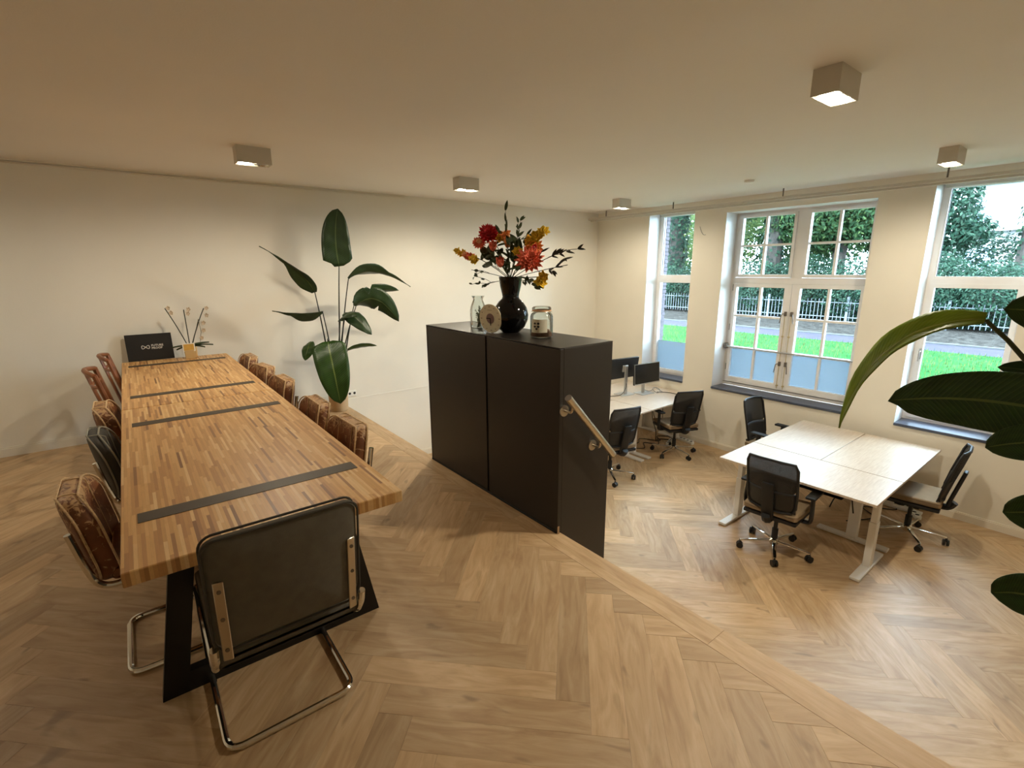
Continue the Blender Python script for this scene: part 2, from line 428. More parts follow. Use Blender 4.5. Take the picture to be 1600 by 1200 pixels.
# ------------------------------------------------------------------ room shell
WIN = [(4.142, 4.923, -.096, 2.44), (1.951, 3.666, -.0885, 2.326), (.679, 1.469, -.096, 2.44)]   # y0, y1, z0, z1
XO = 7.10            # outer face of the window wall
XG = 6.88            # glass plane
def struct(name, mb, mat, label=None, smooth=0, parent=None):
    o = ob(name, mb, mat, parent, smooth)
    o['kind'] = 'structure'
    if label: o['label'] = label
    return o
m = MB(); yy = Y0-.15
for (a, b, z0, z1) in sorted(WIN):
    m.box(XB, yy, D-.1, XO-.1, a, HC+.1); m.box(XB, a, D-.1, XO-.1, b, z0-.03); m.box(XB, a, z1, XO-.1, b, HC+.1); yy = b
m.box(XB, yy, D-.1, XO-.1, YA+.15, HC+.1)
struct('wall_right', m, 'plaster', 'cream wall with the three windows')
m = MB(); yy = Y0-.15                      # outer brick skin
for (a, b, z0, z1) in sorted(WIN):
    m.box(XO-.1, yy, D-.1, XO, a-.012, HC+.6); m.box(XO-.1, a-.012, D-.1, XO, b+.012, z0-.05); m.box(XO-.1, a-.012, z1, XO, b+.012, HC+.6); yy = b+.012
m.box(XO-.1, yy, D-.1, XO, YA+.15, HC+.6)
skin = struct('wall_outer', m, 'mortar', 'outer brick skin of the window wall')
bm_ = MB().rbox(0, -.011, 0, .098, .0, .052, .003, 1).mesh('brick', 0)
for k in range(42):
    link('brick', bm_, 'brick_pale', skin, (XO-.1+.002+(.012 if k % 2 else 0), WIN[0][1]+.011, -.08+k*.0605))
struct('wall_left', MB().box(X0-.15, YA, D-.1, XB+.05, YA+.15, HC+.1), 'plaster', 'long white plaster wall behind the table')
struct('wall_rear', MB().box(X0-.15, Y0-.15, D-.1, XB+.05, Y0, HC+.1), 'plaster')
struct('wall_side', MB().box(X0-.15, Y0, D-.1, X0, YA, HC+.1), 'plaster')
struct('ceiling', MB().box(X0-.15, Y0-.15, HC, XO, YA+.15, HC+.12), 'ceiling_paint', 'plain off-white ceiling')
struct('trim_1', MB().box(X0, YA-.012, HC-.034, 2.95, YA, HC-.022).box(X0, YA-.02, HC-.012, 2.95, YA, HC), 'baseboard_paint', 'thin ledge line below the ceiling')
struct('trim_2', MB().box(1.98, YA-.004, -.006, 3.9, YA, .008), 'plaster', 'faint plaster ridge at platform level on the white wall')
def baseboard(name, x0, y0, x1, y1, z, h=.085):
    m = MB()
    if x1-x0 > y1-y0: m.box(x0, y0, z, x1, y1, z+h-.012); m.box(x0, (y0+y1)/2, z+h-.012, x1, y1, z+h)
    else: m.box(x0, y0, z, x1, y1, z+h-.012); m.box((x0+x1)/2, y0, z+h-.012, x1, y1, z+h)
    struct(name, m, 'baseboard_paint')
baseboard('baseboard_left', X0, YA-.016, XE, YA, 0)
baseboard('baseboard_left_lower', XE, YA-.016, XB, YA, D)
baseboard('baseboard_right', XB-.016, Y0, XB, YA-.016, D)

# ------------------------------------------------------------------ herringbone oak floors, plank by plank
PL, PW, PT = .78, .13, .014
def in_view(p):
    cp, sp, cy, sy = math.cos(PITCH), math.sin(PITCH), math.cos(YAW), math.sin(YAW)
    q = Vector(p)-Vector((0, 0, CAM_H)); f = q.dot(Vector((cy*cp, sy*cp, -sp)))
    if f < .2: return False
    u = q.dot(Vector((sy, -cy, 0)))/f; v = q.dot(Vector((cy*sp, sy*sp, cp)))/f
    return abs(u) < 1.2 and abs(v) < .95
def clip(poly, x0, y0, x1, y1):
    for ax, s, lim in ((0, 1, x0), (0, -1, -x1), (1, 1, y0), (1, -1, -y1)):
        out = []
        for i in range(len(poly)):
            a, b = poly[i-1], poly[i]; da, db = s*a[ax]-lim, s*b[ax]-lim
            if (da < 0) != (db < 0): t = da/(da-db); out.append((a[0]+(b[0]-a[0])*t, a[1]+(b[1]-a[1])*t))
            if db >= 0: out.append(b)
        poly = out
        if len(poly) < 3: return []
    return poly
def plank_geo(poly, inv, mb, rnd=None):
    """poly (ccw, in mesh space) becomes a plank with a fine chamfer; inv maps to plank length/width for the grain"""
    n = len(poly); cx = sum(p[0] for p in poly)/n; cy = sum(p[1] for p in poly)/n
    def sh(p, e):
        d = math.hypot(p[0]-cx, p[1]-cy) or 1; return (p[0]-(p[0]-cx)/d*e, p[1]-(p[1]-cy)/d*e)
    k = len(mb.v); mb.uv = mb.uv or []; rings = [(sh(p, .0003), -PT) for p in poly], [(sh(p, .0003), -.0007) for p in poly], [(sh(p, .0016), 0) for p in poly]
    for ring in rings: mb.v += [Vector((p[0], p[1], z)) for p, z in ring]
    def uvs(idx): return [tuple(inv(mb.v[i])) for i in idx]
    fs = [tuple(range(k+2*n, k+3*n))]+[(k+r*n+i, k+r*n+(i+1) % n, k+(r+1)*n+(i+1) % n, k+(r+1)*n+i) for r in (0, 1) for i in range(n)]
    for f in fs: mb.f.append(f); mb.uv.append(uvs(f))
    if rnd is not None: mb.rnd = (mb.rnd or [])+[rnd]*len(fs)
full = MB(); plank_geo([(0, 0), (PL, 0), (PL, PW), (0, PW)], lambda p: (p.x, p.y), full)
FULL = full.mesh('plank', 0)
def herringbone(parent, x0, y0, x1, y1, z, ox, oy):
    s = math.sqrt(.5); todo = []
    for i in range(-70, 71):
        for j in range(-14, 15):
            for ty in (0, 1):
                u, v = i*PW+j*PL, i*PW-j*PL
                if ty: v += PW
                def W(a, b, u=u, v=v, ty=ty):
                    q = (u+a, v+b) if not ty else (u+PW-b, v+a)     # vertical plank: length runs along v
                    return ((q[0]-q[1])*s+ox, (q[0]+q[1])*s+oy)
                c = W(PL/2, PW/2)
                if not (x0-.6 < c[0] < x1+.6 and y0-.6 < c[1] < y1+.6): continue
                P = [W(0, 0), W(PL, 0), W(PL, PW), W(0, PW)]
                Q = clip(P, x0, y0, x1, y1)
                if len(Q) < 3: continue
                ar = abs(sum(Q[k-1][0]*Q[k][1]-Q[k][0]*Q[k-1][1] for k in range(len(Q))))/2
                if ar < 2e-4: continue
                cx = sum(p[0] for p in Q)/len(Q); cy = sum(p[1] for p in Q)/len(Q)
                dist = math.hypot(cx, cy)+(0 if in_view((cx, cy, z)) else 100)
                todo.append((dist, P, Q, ar, W(0, 0), ty))
    todo.sort(key=lambda q: q[0]); rest = MB()
    for k, (dist, P, Q, ar, o, ty) in enumerate(todo):
        ang = R(45)+(R(90) if ty else 0)
        ca, sa = math.cos(ang), math.sin(ang)
        def inv(p, o=o, ca=ca, sa=sa): return ((p.x-o[0])*ca+(p.y-o[1])*sa, -(p.x-o[0])*sa+(p.y-o[1])*ca)
        if k < 300 and dist < 100:
            if ar > PL*PW-1e-5:
                q = link('plank', FULL, 'oak_floor', parent, (o[0], o[1], z)); q.rotation_euler = (0, 0, ang)
            else:
                c = Q[0]; mb = MB()
                plank_geo([(p[0]-c[0], p[1]-c[1]) for p in Q], lambda p, c=c: inv(Vector((p.x+c[0], p.y+c[1], 0))), mb)
                link('plank', mb.mesh('plank', 0), 'oak_floor', parent, (c[0], c[1], z))
        else: plank_geo(Q, inv, rest, random.random())
    if rest.v: link('plank_field', rest.mesh('plank_field', 0), 'oak_floor', parent, (0, 0, z), 'stuff')
fl_low = struct('floor', MB().box(XE, Y0, D-.1, XB, YA, D-PT), 'under_oak', 'light oak herringbone floor of the lower level')
herringbone(fl_low, XE+.002, Y0, XB-.002, YA-.002, D, .31, .12)
fl_up = struct('floor_platform', MB().box(X0, Y0, D-.1, XE-.012, YA, -PT), 'under_oak', 'light oak herringbone floor of the raised platform')
BW = .142
herringbone(fl_up, X0, Y0, XE-BW, YA-.002, 0, .05, -.09)
y = Y0; ln = [1.5, 1.7, 1.4, 1.6, 1.5, 1.3, 1.5]
for q in ln:                                   # oak border board along the platform edge, nosing turned down over the riser
    y2 = min(YA-.002, y+q)
    if y >= YA-.01: break
    mb = MB(); plank_geo([(0, 0), (y2-y, 0), (y2-y, BW-.001), (0, BW-.001)], lambda p: (p.x, p.y), mb)
    b = link('edge_board', mb.mesh('edge_board', 0), 'oak_floor', fl_up, (XE, y, 0)); b.rotation_euler = (0, 0, R(90))
    y = y2
y = Y0; k = 0
while y < YA-.01:                              # oak riser boards below the nosing
    y2 = min(YA-.002, y+1.45)
    for r in range(4):
        z1 = -.016-r*.245; mb = MB(); plank_geo([(0, 0), (y2-y, 0), (y2-y, .243), (0, .243)], lambda p: (p.x, p.y), mb)
        mb.map(lambda p: (p.x, p.y, p.z*.7))
        b = link('riser_board', mb.mesh('riser_board', 0), 'oak_floor', fl_up, (XE-.004, y, z1-.243)); b.rotation_euler = (R(90), 0, R(90))
    y = y2
# steps down beside the cabinet (below the platform's edge)
m = MB()
for k in range(3): m.box(XE-.002, .55, D, XE+.23*(3-k), 1.93, D+.249*(k+1)-PT)
st = struct('stairs', m, 'oak_side', 'oak steps down from the platform beside the black cabinet')
for k in range(3):
    for q in range(2):
        a = XE+.23*(2-k) if k < 2 else XE
        mb = MB(); plank_geo([(0, 0), (1.38, 0), (1.38, .113), (0, .113)], lambda p: (p.x, p.y), mb)
        b = link('tread_board', mb.mesh('tread_board', 0), 'oak_floor', st, (XE+.23*(2-k)+.115*(q+1), .55, D+.249*(k+1))); b.rotation_euler = (0, 0, R(90))

# ------------------------------------------------------------------ windows
def pane(parent, y0, y1, z0, z1, frost=False, x=XG):
    o = ob('frosted_pane' if frost else 'pane', MB().box(x, y0, z0, x+.005, y1, z1), 'window_glass', parent, 0)
    if frost:
        f = ob('privacy_film', MB().box(x-.0025, y0, z0, x-.0008, y1, z1), 'frosted_film', o, 0)
    return o
def frame_rect(m, y0, y1, z0, z1, wy0, wy1, wz0, wz1, xa, xb):
    m.box(xa, y0, z0, xb, y0+wy0, z1); m.box(xa, y1-wy1, z0, xb, y1, z1)
    m.box(xa, y0+wy0, z0, xb, y1-wy1, z0+wz0); m.box(xa, y0+wy0, z1-wz1, xb, y1-wy1, z1)
def reveal(parent, k):
    y0, y1, z0, z1 = WIN[k]
    m = MB().box(XB+.001, y0-.004, z0, 6.90, y0+.001, z1).box(XB+.001, y1-.001, z0, 6.90, y1+.004, z1).box(XB+.001, y0, z1-.001, 6.90, y1, z1+.004)
    ob('reveal', m, 'white_paint', parent, 0)
    ob('window_sill', MB().rbox(XB-.022, y0-.0, z0-.03, 6.85, y1, z0, .004, 1), 'dark_sill', parent, 0, label='dark stone window sill')
def simple_window(name, k, lab, frost, gy0, gy1, handle):
    y0, y1, z0, z1 = WIN[k]
    root = thing(name, lab, None, (0, 0, 0)); root['kind'] = 'structure'
    reveal(root, k)
    m = MB(); frame_rect(m, y0, y1, z0, z1, .05, .05, .05, .06, 6.84, 6.92); m.box(6.84, y0+.05, 1.40, 6.92, y1-.05, 1.47)
    ob('window_frame', m, 'window_paint', root, 0)
    m = MB(); frame_rect(m, y0+.035, y1-.035, z0+.03, 1.42, .045, .04, .05, .045, 6.825, 6.885); ob('sash', m, 'window_paint', root, 0)
    m = MB(); frame_rect(m, y0+.05, y1-.05, 1.465, z1-.05, .012, .012, .03, .012, 6.85, 6.90); ob('glazing_bead', m, 'window_paint', root, 0)
    pane(root, y0+.06, y1-.06, 1.47, z1-.05)
    if frost: pane(root, y0+.075, y1-.07, frost, 1.385); pane(root, y0+.075, y1-.07, z0+.07, frost, True)
    else: pane(root, y0+.075, y1-.07, z0+.07, 1.385)
    m = MB(); frame_rect(m, y0+.072, y1-.066, z0+.07, 1.385, .006, .006, .006, .006, XG-.004, XG+.008); ob('gasket', m, 'cable_black', root, 0)
    m = MB(); frame_rect(m, y0+.06, y1-.06, 1.472, z1-.052, .006, .006, .006, .006, XG-.004, XG+.008); ob('gasket', m, 'cable_black', root, 0)
    if handle:
        h = ob('window_handle', MB().rbox(6.812, y1-.075, .60, 6.826, y1-.045, .72, .004, 2).tube(fillet([(6.82, y1-.06, .69), (6.785, y1-.06, .69), (6.785, y1-.06, .58)], .02), .008, 8), 'silver_plastic', root)
    m = MB().box(6.80, y0+.02, z1-.055, 6.86, y1-.02, z1-.012); ob('blind_cassette', m, 'lamp_white', root, 0)
simple_window('window_1', 0, 'tall narrow window behind the two monitors, lower part frosted', .44, 0, 0, False)
simple_window('window_3', 2, 'tall window at the right behind the large plant leaves', None, 0, 0, True)
def big_window():
    y0, y1, z0, z1 = WIN[1]
    root = thing('window_2', 'wide white casement window with small panes and frosted bottom row', None); root['kind'] = 'structure'
    reveal(root, 1)
    m = MB(); frame_rect(m, y0, y1, z0, z1, .045, .045, .055, .035, 6.85, 6.93)
    m.box(6.845, y0+.045, 1.385, 6.93, y1-.045, 1.465); m.box(6.85, 2.755, 1.465, 6.93, 2.865, z1-.035)
    ob('window_frame', m, 'window_paint', root, 0)
    ob('threshold_line', MB().box(6.846, y0+.01, -.045, 6.85, y1-.01, -.040), 'hinge_grey', root, 0)
    def sash(ya, yb, za, zb, my, mzs, name, sl, sr, st, sb, frost):
        s = MB(); frame_rect(s, ya, yb, za, zb, sl, sr, sb, st, 6.828, 6.892)
        so_ = ob(name, s, 'window_paint', root, 0)
        g = MB(); gy0, gy1, gz0, gz1 = ya+sl, yb-sr, za+sb, zb-st
        g.box(6.84, my-.014, gz0, 6.89, my+.014, gz1)
        for q in mzs: g.box(6.842, gy0, q-.014, 6.888, my-.014, q+.014); g.box(6.842, my+.014, q-.014, 6.888, gy1, q+.014)
        ob('glazing_bars', g, 'window_paint', so_, 0)
        zs = [gz0]+list(mzs)+[gz1]
        for (c0, c1) in ((gy0, my-.014), (my+.014, gy1)):
            for r in range(len(zs)-1): pane(so_, c0, c1, zs[r]+(.014 if r else 0), zs[r+1]-(.014 if r < len(zs)-2 else 0), frost and r == 0)
    sash(2.868, 3.618, 1.468, 2.288, 3.25, [1.89], 'top_sash', .033, .055, .03, .04, False)
    sash(2.0, 2.752, 1.468, 2.288, 2.385, [1.89], 'top_sash', .045, .05, .03, .04, False)
    sash(2.832, 3.618, -.03, 1.383, 3.24, [.475, .935], 'casement', .09, .045, .05, .075, True)
    sash(2.0, 2.826, -.03, 1.383, 2.40, [.475, .935], 'casement', .06, .095, .05, .075, True)
    for yv in (2.868, 2.79):
        r = ob('espagnolette_rod', MB().cyl((6.81, yv, -.01), (6.81, yv, 1.02), .005, n=8).cyl((6.80, yv, .03), (6.83, yv, .03), .012, n=8).cyl((6.80, yv, .70), (6.83, yv, .70), .012, n=8), 'brass_hw', root)
        for zv in (.33, 1.0):
            s_ = 1 if yv > 2.83 else -1
            ob('window_handle', MB().rbox(6.80, yv-.014, zv-.03, 6.829, yv+.014, zv+.03, .003, 1).tube(fillet([(6.80, yv, zv), (6.775, yv+s_*.03, zv), (6.77, yv+s_*.045, zv-.12)], .02), .006, 6), 'hinge_grey', root)
    b = ob('safety_bar', MB().cyl((6.795, 1.956, .485), (6.795, 3.662, .485), .011, n=10), 'silver_plastic', root)
    ob('bar_bracket', MB().rbox(6.77, 3.61, .46, 6.84, 3.655, .53, .004, 1), 'hinge_grey', b)
    ob('bar_bracket', MB().rbox(6.77, 1.96, .46, 6.84, 1.985, .51, .004, 1), 'hinge_grey', b)
    for zv in (.14, .72, 1.28): ob('hinge', MB().cyl((6.835, 3.622, zv), (6.835, 3.622, zv+.09), .008, n=8), 'hinge_grey', root)
big_window()
for k, (y0, y1, z0, z1) in enumerate(WIN):       # sky portals help the renderer find the window openings
    la = bpy.data.lights.new('daylight_portal', 'AREA'); la.shape = 'RECTANGLE'; la.size = z1-z0; la.size_y = y1-y0; la.cycles.is_portal = True
    lo = bpy.data.objects.new('daylight_portal', la); COL.objects.link(lo); lo.location = (XO+.05, (y0+y1)/2, (z0+z1)/2); lo.rotation_euler = (0, R(90), 0)

# ------------------------------------------------------------------ curtain rails under the ceiling
cr_ = thing('curtain_rail', 'pair of white curtain rails hung below the ceiling along the window wall', 'curtain rail', (6.35, 3, 2.38))
for dx, z in ((0, 0), (-.06, .02)):
    ob('rail', MB().rbox(dx-.016, Y0-2.9, z-.016, dx+.016, YA-3.03, z+.016, .005, 1), 'lamp_white', cr_, 0)
for yv in (5.6, 4.35, 2.85, 1.35, 0., -1.4):
    ob('hanger', MB().cyl((-.03, yv-3, .02), (-.03, yv-3, HC-2.38), .008, n=8).box(-.075, yv-3-.012, .018, .015, yv-3+.012, .03), 'hinge_grey', cr_)

# ------------------------------------------------------------------ ceiling spots
def spot(x, y, lit, label):
    t = thing('ceiling_spot', label, 'lamp', (x, y, HC), 0, 'square ceiling spots')
    a, b, h, w_ = .12, .062, .119, .006
    m = MB().box(-a, -b, -h, a, -b+w_, 0).box(-a, b-w_, -h, a, b, 0).box(-a, -b+w_, -h, -a+w_, b-w_, 0).box(a-w_, -b+w_, -h, a, b-w_, 0).box(-a+w_, -b+w_, -w_, a-w_, b-w_, -.0)
    ob('housing', m, 'lamp_white', t, 0)
    for k, s in enumerate((-1, 1)):
        c = (s*.058, 0, 0)
        r = ob('reflector', MB().lathe([(.056, -h+.004), (.053, -h+.012), (.036, -h+.045), (.034, -h+.05)], 20, c), 'lamp_reflector', t)
        ob('bulb', MB().lathe([(0, -h+.006), (.043, -h+.008), (.048, -h+.016), (.036, -h+.05)], 20, c), 'bulb_on' if lit[k] else 'bulb_off', t)
        if lit[k]:
            la = bpy.data.lights.new('spot_beam', 'SPOT'); la.energy = LAMP_W*lit[k]; la.color = LAMP_COL; la.spot_size = R(176); la.spot_blend = .5; la.shadow_soft_size = .03
            lo = bpy.data.objects.new('spot_beam', la); COL.objects.link(lo); lo.parent = t; lo.location = (s*.058, 0, -h-.004)
spot(.915, 4.395, (1, 0), 'square ceiling spot above the far end of the wooden table, one bulb out')
spot(2.925, 4.505, (1, 1), 'square ceiling spot above the flower vase, both bulbs lit')
spot(5.485, 4.59, (.6, .6), 'square ceiling spot nearest the narrow window and room corner')
spot(2.85, 1.095, (1.2, 1.2), 'largest ceiling spot, nearest the camera at upper right')
spot(5.36, 1.14, (.8, .8), 'square ceiling spot beside the right-hand window')
spot(-1.25, 4.4, (.22, .22), 'dim square ceiling spot above the left side of the platform')
m = MB().lathe([(.0, -.032), (.03, -.032), (.046, -.024), (.05, -.008), (.05, 0)], 24)
d_ = ob('smoke_detector', m, 'socket_white'); d_.location = (5.44, 2.82, HC); tag(d_, 'round white smoke detector on the ceiling', 'smoke detector')
# ------------------------------------------------------------------ long wooden tables (two, end to end)
TZ, TT = .75, .048
TX0, TX1 = -.133, .745
def table(y0, y1, legs, label):
    t = thing('butcher_block_table', label, 'table', ((TX0+TX1)/2, (y0+y1)/2, 0), 0, 'two long tables pushed end to end')
    cx, cy = (TX0+TX1)/2, (y0+y1)/2
    m = MB().rbox(TX0-cx, y0-cy, TZ-TT, TX1-cx, y1-cy, TZ, .003, 1)
    ob('table_top', m, 'butcher_block', t, 0)
    for yl in legs:
        ob('steel_inlay', MB().box(-.085-cx, yl-cy-.042, TZ-.004, .69-cx, yl-cy+.042, TZ+.0018), 'inlay_steel', t, 0, label='flush dark steel strip across the table top')
        out = [(-.118, 0), (.745, 0), (.615, TZ-TT), (0., TZ-TT)]
        inn = [(-.02, .085), (.642, .085), (.545, TZ-TT-.06), (.072, TZ-TT-.06)]
        m = MB(); h = .02
        for s in (-h, h): m.v += [Vector((x-cx, yl-cy+s, z)) for x, z in out+inn]
        for i in range(4):
            j = (i+1) % 4
            m.f += [(i, j, 4+j, 4+i), (8+i, 12+i, 12+j, 8+j), (i, 8+i, 8+j, j), (4+i, 4+j, 12+j, 12+i)]
        ob('leg', m, 'black_steel', t, 0, label='black steel trapezoid leg frame')
    return t
table(1.668, 3.815, (2.04, 3.39), 'near half of the long wooden block table, black steel inlays')
table(3.823, 5.885, (4.18, 5.585), 'far half of the long wooden block table, standing against the white wall')

# ------------------------------------------------------------------ cantilever chairs (local: facing +Y, base centre on the floor)
def tube_frame(hw, back, seat_y0, seat_y1, base_y0, zs=.425, r=.0125):
    """back = list of (y, z) going down the back; the tube runs under the seat, down the front and back along the floor"""
    def side(s): return [(s*hw, y, z) for y, z in back]+[(s*hw, seat_y0, zs), (s*hw, seat_y1, zs), (s*hw, seat_y1+.012, r), (s*hw, base_y0, r)]
    p = side(1)+side(-1)[::-1]
    return MB().tube(fillet(p, .055, 6), r, 10)
def rounded_pad(w, h, t, rad, fn=None, seg=4, cuts=0):
    """upright padded panel in the XZ plane, w wide, h high (from z=0), corners rounded by rad, thickness t, softened edges"""
    n = 6; pts = []
    for (cx, cz, a0) in ((w/2-rad, rad, -90), (w/2-rad, h-rad, 0), (-w/2+rad, h-rad, 90), (-w/2+rad, rad, 180)):
        for i in range(n+1): a = R(a0+90*i/n); pts.append((cx+rad*math.cos(a), cz+rad*math.sin(a)))
    m = MB(); N_ = len(pts); e = min(t*.45, .022)
    def inset(k): 
        c = (0, h/2); return [((x-c[0])*(1-2*k/w)+c[0], (z-c[1])*(1-2*k/h)+c[1]) for x, z in pts]
    rings = [(inset(e), -t/2), (inset(e*.3), -t/2+e*.3), (inset(0), -t/2+e), (inset(0), t/2-e), (inset(e*.3), t/2-e*.3), (inset(e), t/2)]
    for k, sc in ((.5, 0), (.2, 0)):
        pass
    inner = lambda f: [(x*f, (z-h/2)*f+h/2) for x, z in inset(e)]
    rings = [(inner(.3), -t/2-.004), (inner(.7), -t/2-.003)]+rings+[(inner(.7), t/2+.008), (inner(.3), t/2+.011)]
    for ring, y in rings: m.v += [Vector((x, y, z)) for x, z in ring]
    for q in range(len(rings)-1):
        for i in range(N_): j = (i+1) % N_; m.f.append((q*N_+i, q*N_+j, (q+1)*N_+j, (q+1)*N_+i))
    m.f.append(tuple(range(N_-1, -1, -1))); m.f.append(tuple(range((len(rings)-1)*N_, len(rings)*N_)))
    if fn: m.map(fn)
    m.outline = [Vector((x, 0, z)) for x, z in pts]
    return m
def seat_pad(w, y0, y1, z0, z1):
    def f(p):
        u = (p.x/(w/2))**2; v = ((p.y-(y0+y1)/2)/((y1-y0)/2))**2
        return (p.x, p.y, p.z+(.012*(1-u)*(1-v) if p.z > (z0+z1)/2 else 0))
    return MB().rbox(-w/2, y0, z0, w/2, y1, z1, .02, 3, f, cuts=4)

def grey_chair(label, loc, rz):
    t = thing('cantilever_chair', label, 'chair', loc, rz, 'chrome cantilever chairs around the long table')
    ob('frame', tube_frame(.215, [(-.40, .55), (-.385, .50)], -.33, .215, -.215), 'chrome', t)
    def lean(p): return (p.x, p.y-.40-(p.z)*.14-.03*(p.x/.21)**2*-1, p.z+.53)
    back = rounded_pad(.425, .375, .045, .045, lean)
    b = ob('backrest', back, 'grey_fabric', t)
    ring = [Vector(lean(q+Vector((0, -.020, 0)))) for q in back.outline]
    ob('piping', MB().tube(ring, .004, 6, True), 'grey_piping', b)
    ring = [Vector(lean(q+Vector((0, .020, 0)))) for q in back.outline]
    ob('piping', MB().tube(ring, .004, 6, True), 'grey_piping', b)
    for s in (-1, 1):
        m = MB().rbox(s*.183-.013, -.008, 0, s*.183+.013, 0, .275, .002, 1)
        m.map(lambda p: (p.x, p.y-.418-p.z*.14+.03*(p.x/.21)**2, p.z+.50))
        br = ob('back_bracket', m, 'brushed_steel', t, label='flat steel bracket on the back')
        for zz in (.04, .15, .245):
            yb = -.426-zz*.14+.03*(s*.183/.21)**2
            ob('screw', MB().cyl((s*.183, yb-.003, zz+.50), (s*.183, yb+.002, zz+.50), .006, n=8), 'hinge_grey', br)
    ob('seat', seat_pad(.43, -.36, .20, .435, .49), 'grey_fabric', t)
    return t
def leather_chair(label, loc, rz, mat='brown_leather', seam='seam_cream', round_top=.075, th=.072):
    t = thing('cantilever_chair', label, 'chair', loc, rz, 'chrome cantilever chairs around the long table')
    ob('frame', tube_frame(.205, [(-.292, .67), (-.264, .52)], -.235, .215, -.205), 'chrome', t)
    H0 = .365
    def bend(p):
        return (p.x, p.y-.235-(p.z)*.17+.045*(p.x/.2)**2, p.z+.415)
    back = rounded_pad(.43, H0, th, round_top, bend)
    b = ob('backrest', back, mat, t)
    for yo, rr in ((-th/2+.006, .0045), (th/2-.003, .0045)):
        ring = [Vector(bend(q*1.0+Vector((0, yo, 0)))) for q in back.outline]
        ob('seam', MB().tube(ring, rr, 5, True), seam, b)
    for x in (-.09, .09):
        pts = [Vector(bend(Vector((x, .046, z)))) for z in (.02, .1, .2, .3, H0-.012)]+[Vector(bend(Vector((x, y, H0+.002)))) for y in (.02, -.02)]
        ob('seam', MB().tube(pts, .003, 5), seam, b)
    ob('seat', seat_pad(.41, -.20, .22, .435, .505), mat, t)
    ring = [(-.195, -.19, .50), (.195, -.19, .50), (.195, .21, .50), (-.195, .21, .50)]
    ob('seam', MB().tube(fillet(ring+[ring[0]], .03, 4), .004, 5), seam, t)
    return t
def wood_chair(label, loc, rz):
    t = thing('slatted_armchair', label, 'chair', loc, rz, 'brown slotted-back chairs at the far left of the table')
    def pt(x, z): return Vector((x, -.205-(z-.42)*.22+.05*(x/.2)**2, z))
    top = [pt(-.2+.4*i/10, .885+.02*math.sin(math.pi*i/10)) for i in range(11)]
    m = MB().tube([Vector((p.x, p.y, p.z)) for p in top], .017, 8); ob('top_rail', m, 'chair_wood', t)
    for s in (-1, 1):
        m = MB(); pts = [pt(s*.2, .89-.05*i) for i in range(10)]; m.tube(pts+[Vector((s*.2, -.19, .40)), Vector((s*.19, -.22, 0))], .017, 8); ob('back_leg', m, 'chair_wood', t)
        ob('front_leg', MB().tube([(s*.19, .21, .42), (s*.19, .215, 0)], [.019, .014], 8), 'chair_wood', t)
    m = MB(); pts = [pt(0, .88-.05*i) for i in range(10)]
    m.tube(pts, .012, 6).map(lambda p: (p.x*2.0, p.y, p.z)); ob('splat', m, 'chair_wood', t)
    m = MB(); pts = [pt(-.2+.4*i/10, .80-.01*math.sin(math.pi*i/10)) for i in range(11)]; m.tube(pts, .013, 6); ob('cross_rail', m, 'chair_wood', t)
    ob('seat_frame', MB().rbox(-.21, -.20, .395, .21, .225, .435, .008, 1), 'chair_wood', t)
    ob('seat', seat_pad(.40, -.19, .215, .435, .475), 'brown_leather', t)
    return t
grey_chair('grey fabric cantilever chair at the near end of the table, back to the camera', (.262, 1.845, 0), 0)
leather_chair('worn brown leather chair at the left side of the table, nearest the camera', (-.005, 2.45, 0), R(-90), round_top=.11)
leather_chair('dark grey chair at the left side of the table, between two brown leather ones', (.045, 3.27, 0), R(-90), 'grey_leather', 'grey_seam', .15, .055)
leather_chair('smooth brown leather chair at the left side, third from the near end', (.045, 3.93, 0), R(-90), round_top=.10)
wood_chair('brown slotted-back chair at the far left of the table, fourth from the near end', (-.01, 4.62, 0), R(-88))
wood_chair('brown slotted-back chair at the far left corner, beside the white wall', (.05, 5.36, 0), R(-88))
leather_chair('worn brown leather chair at the right side of the table, nearest the camera', (.615, 2.60, 0), R(92))
leather_chair('worn brown leather chair at the right side, second from the near end', (.605, 3.18, 0), R(90))
leather_chair('worn brown leather chair at the right side, middle of the five', (.61, 4.03, 0), R(92))
leather_chair('worn brown leather chair at the right side, fourth from the near end', (.605, 4.66, 0), R(98))
leather_chair('worn brown leather chair at the right side, farthest, by the white wall', (.61, 5.36, 0), R(92))

# ------------------------------------------------------------------ black cabinet standing against the platform edge
CX0, CX1, CY0, CY1, CZ = 1.884, 2.33, 1.978, 3.548, 1.162
cab = thing('tall_black_cabinet', 'tall black cabinet rising above the platform edge, vase on top', 'cabinet', ((CX0+CX1)/2, (CY0+CY1)/2, D))
ox, oy, oz = (CX0+CX1)/2, (CY0+CY1)/2, D
def cbx(m, x0, y0, z0, x1, y1, z1, r=.0015): return m.rbox(x0-ox, y0-oy, z0-oz, x1-ox, y1-oy, z1-oz, r, 1)
ob('body', cbx(MB(), XE+.006, CY0+.002, D+.06, CX1-.02, CY1-.002, CZ-.012), 'cabinet_dark', cab, 0)
ob('side_panel', cbx(MB(), XE+.004, CY0-.006, D, CX1, CY0+.001, CZ-.006), 'cabinet_black', cab, 0)
ob('side_panel', cbx(cbx(MB(), XE+.004, CY1-.001, D, CX1, CY1+.006, CZ-.006), CX0, CY1-.012, .002, XE+.004, CY1+.006, CZ-.006), 'cabinet_black', cab, 0)
ob('top_panel', cbx(MB(), CX0-.002, CY0-.006, CZ-.006, CX1+.002, CY1+.006, CZ), 'cabinet_black', cab, 0)
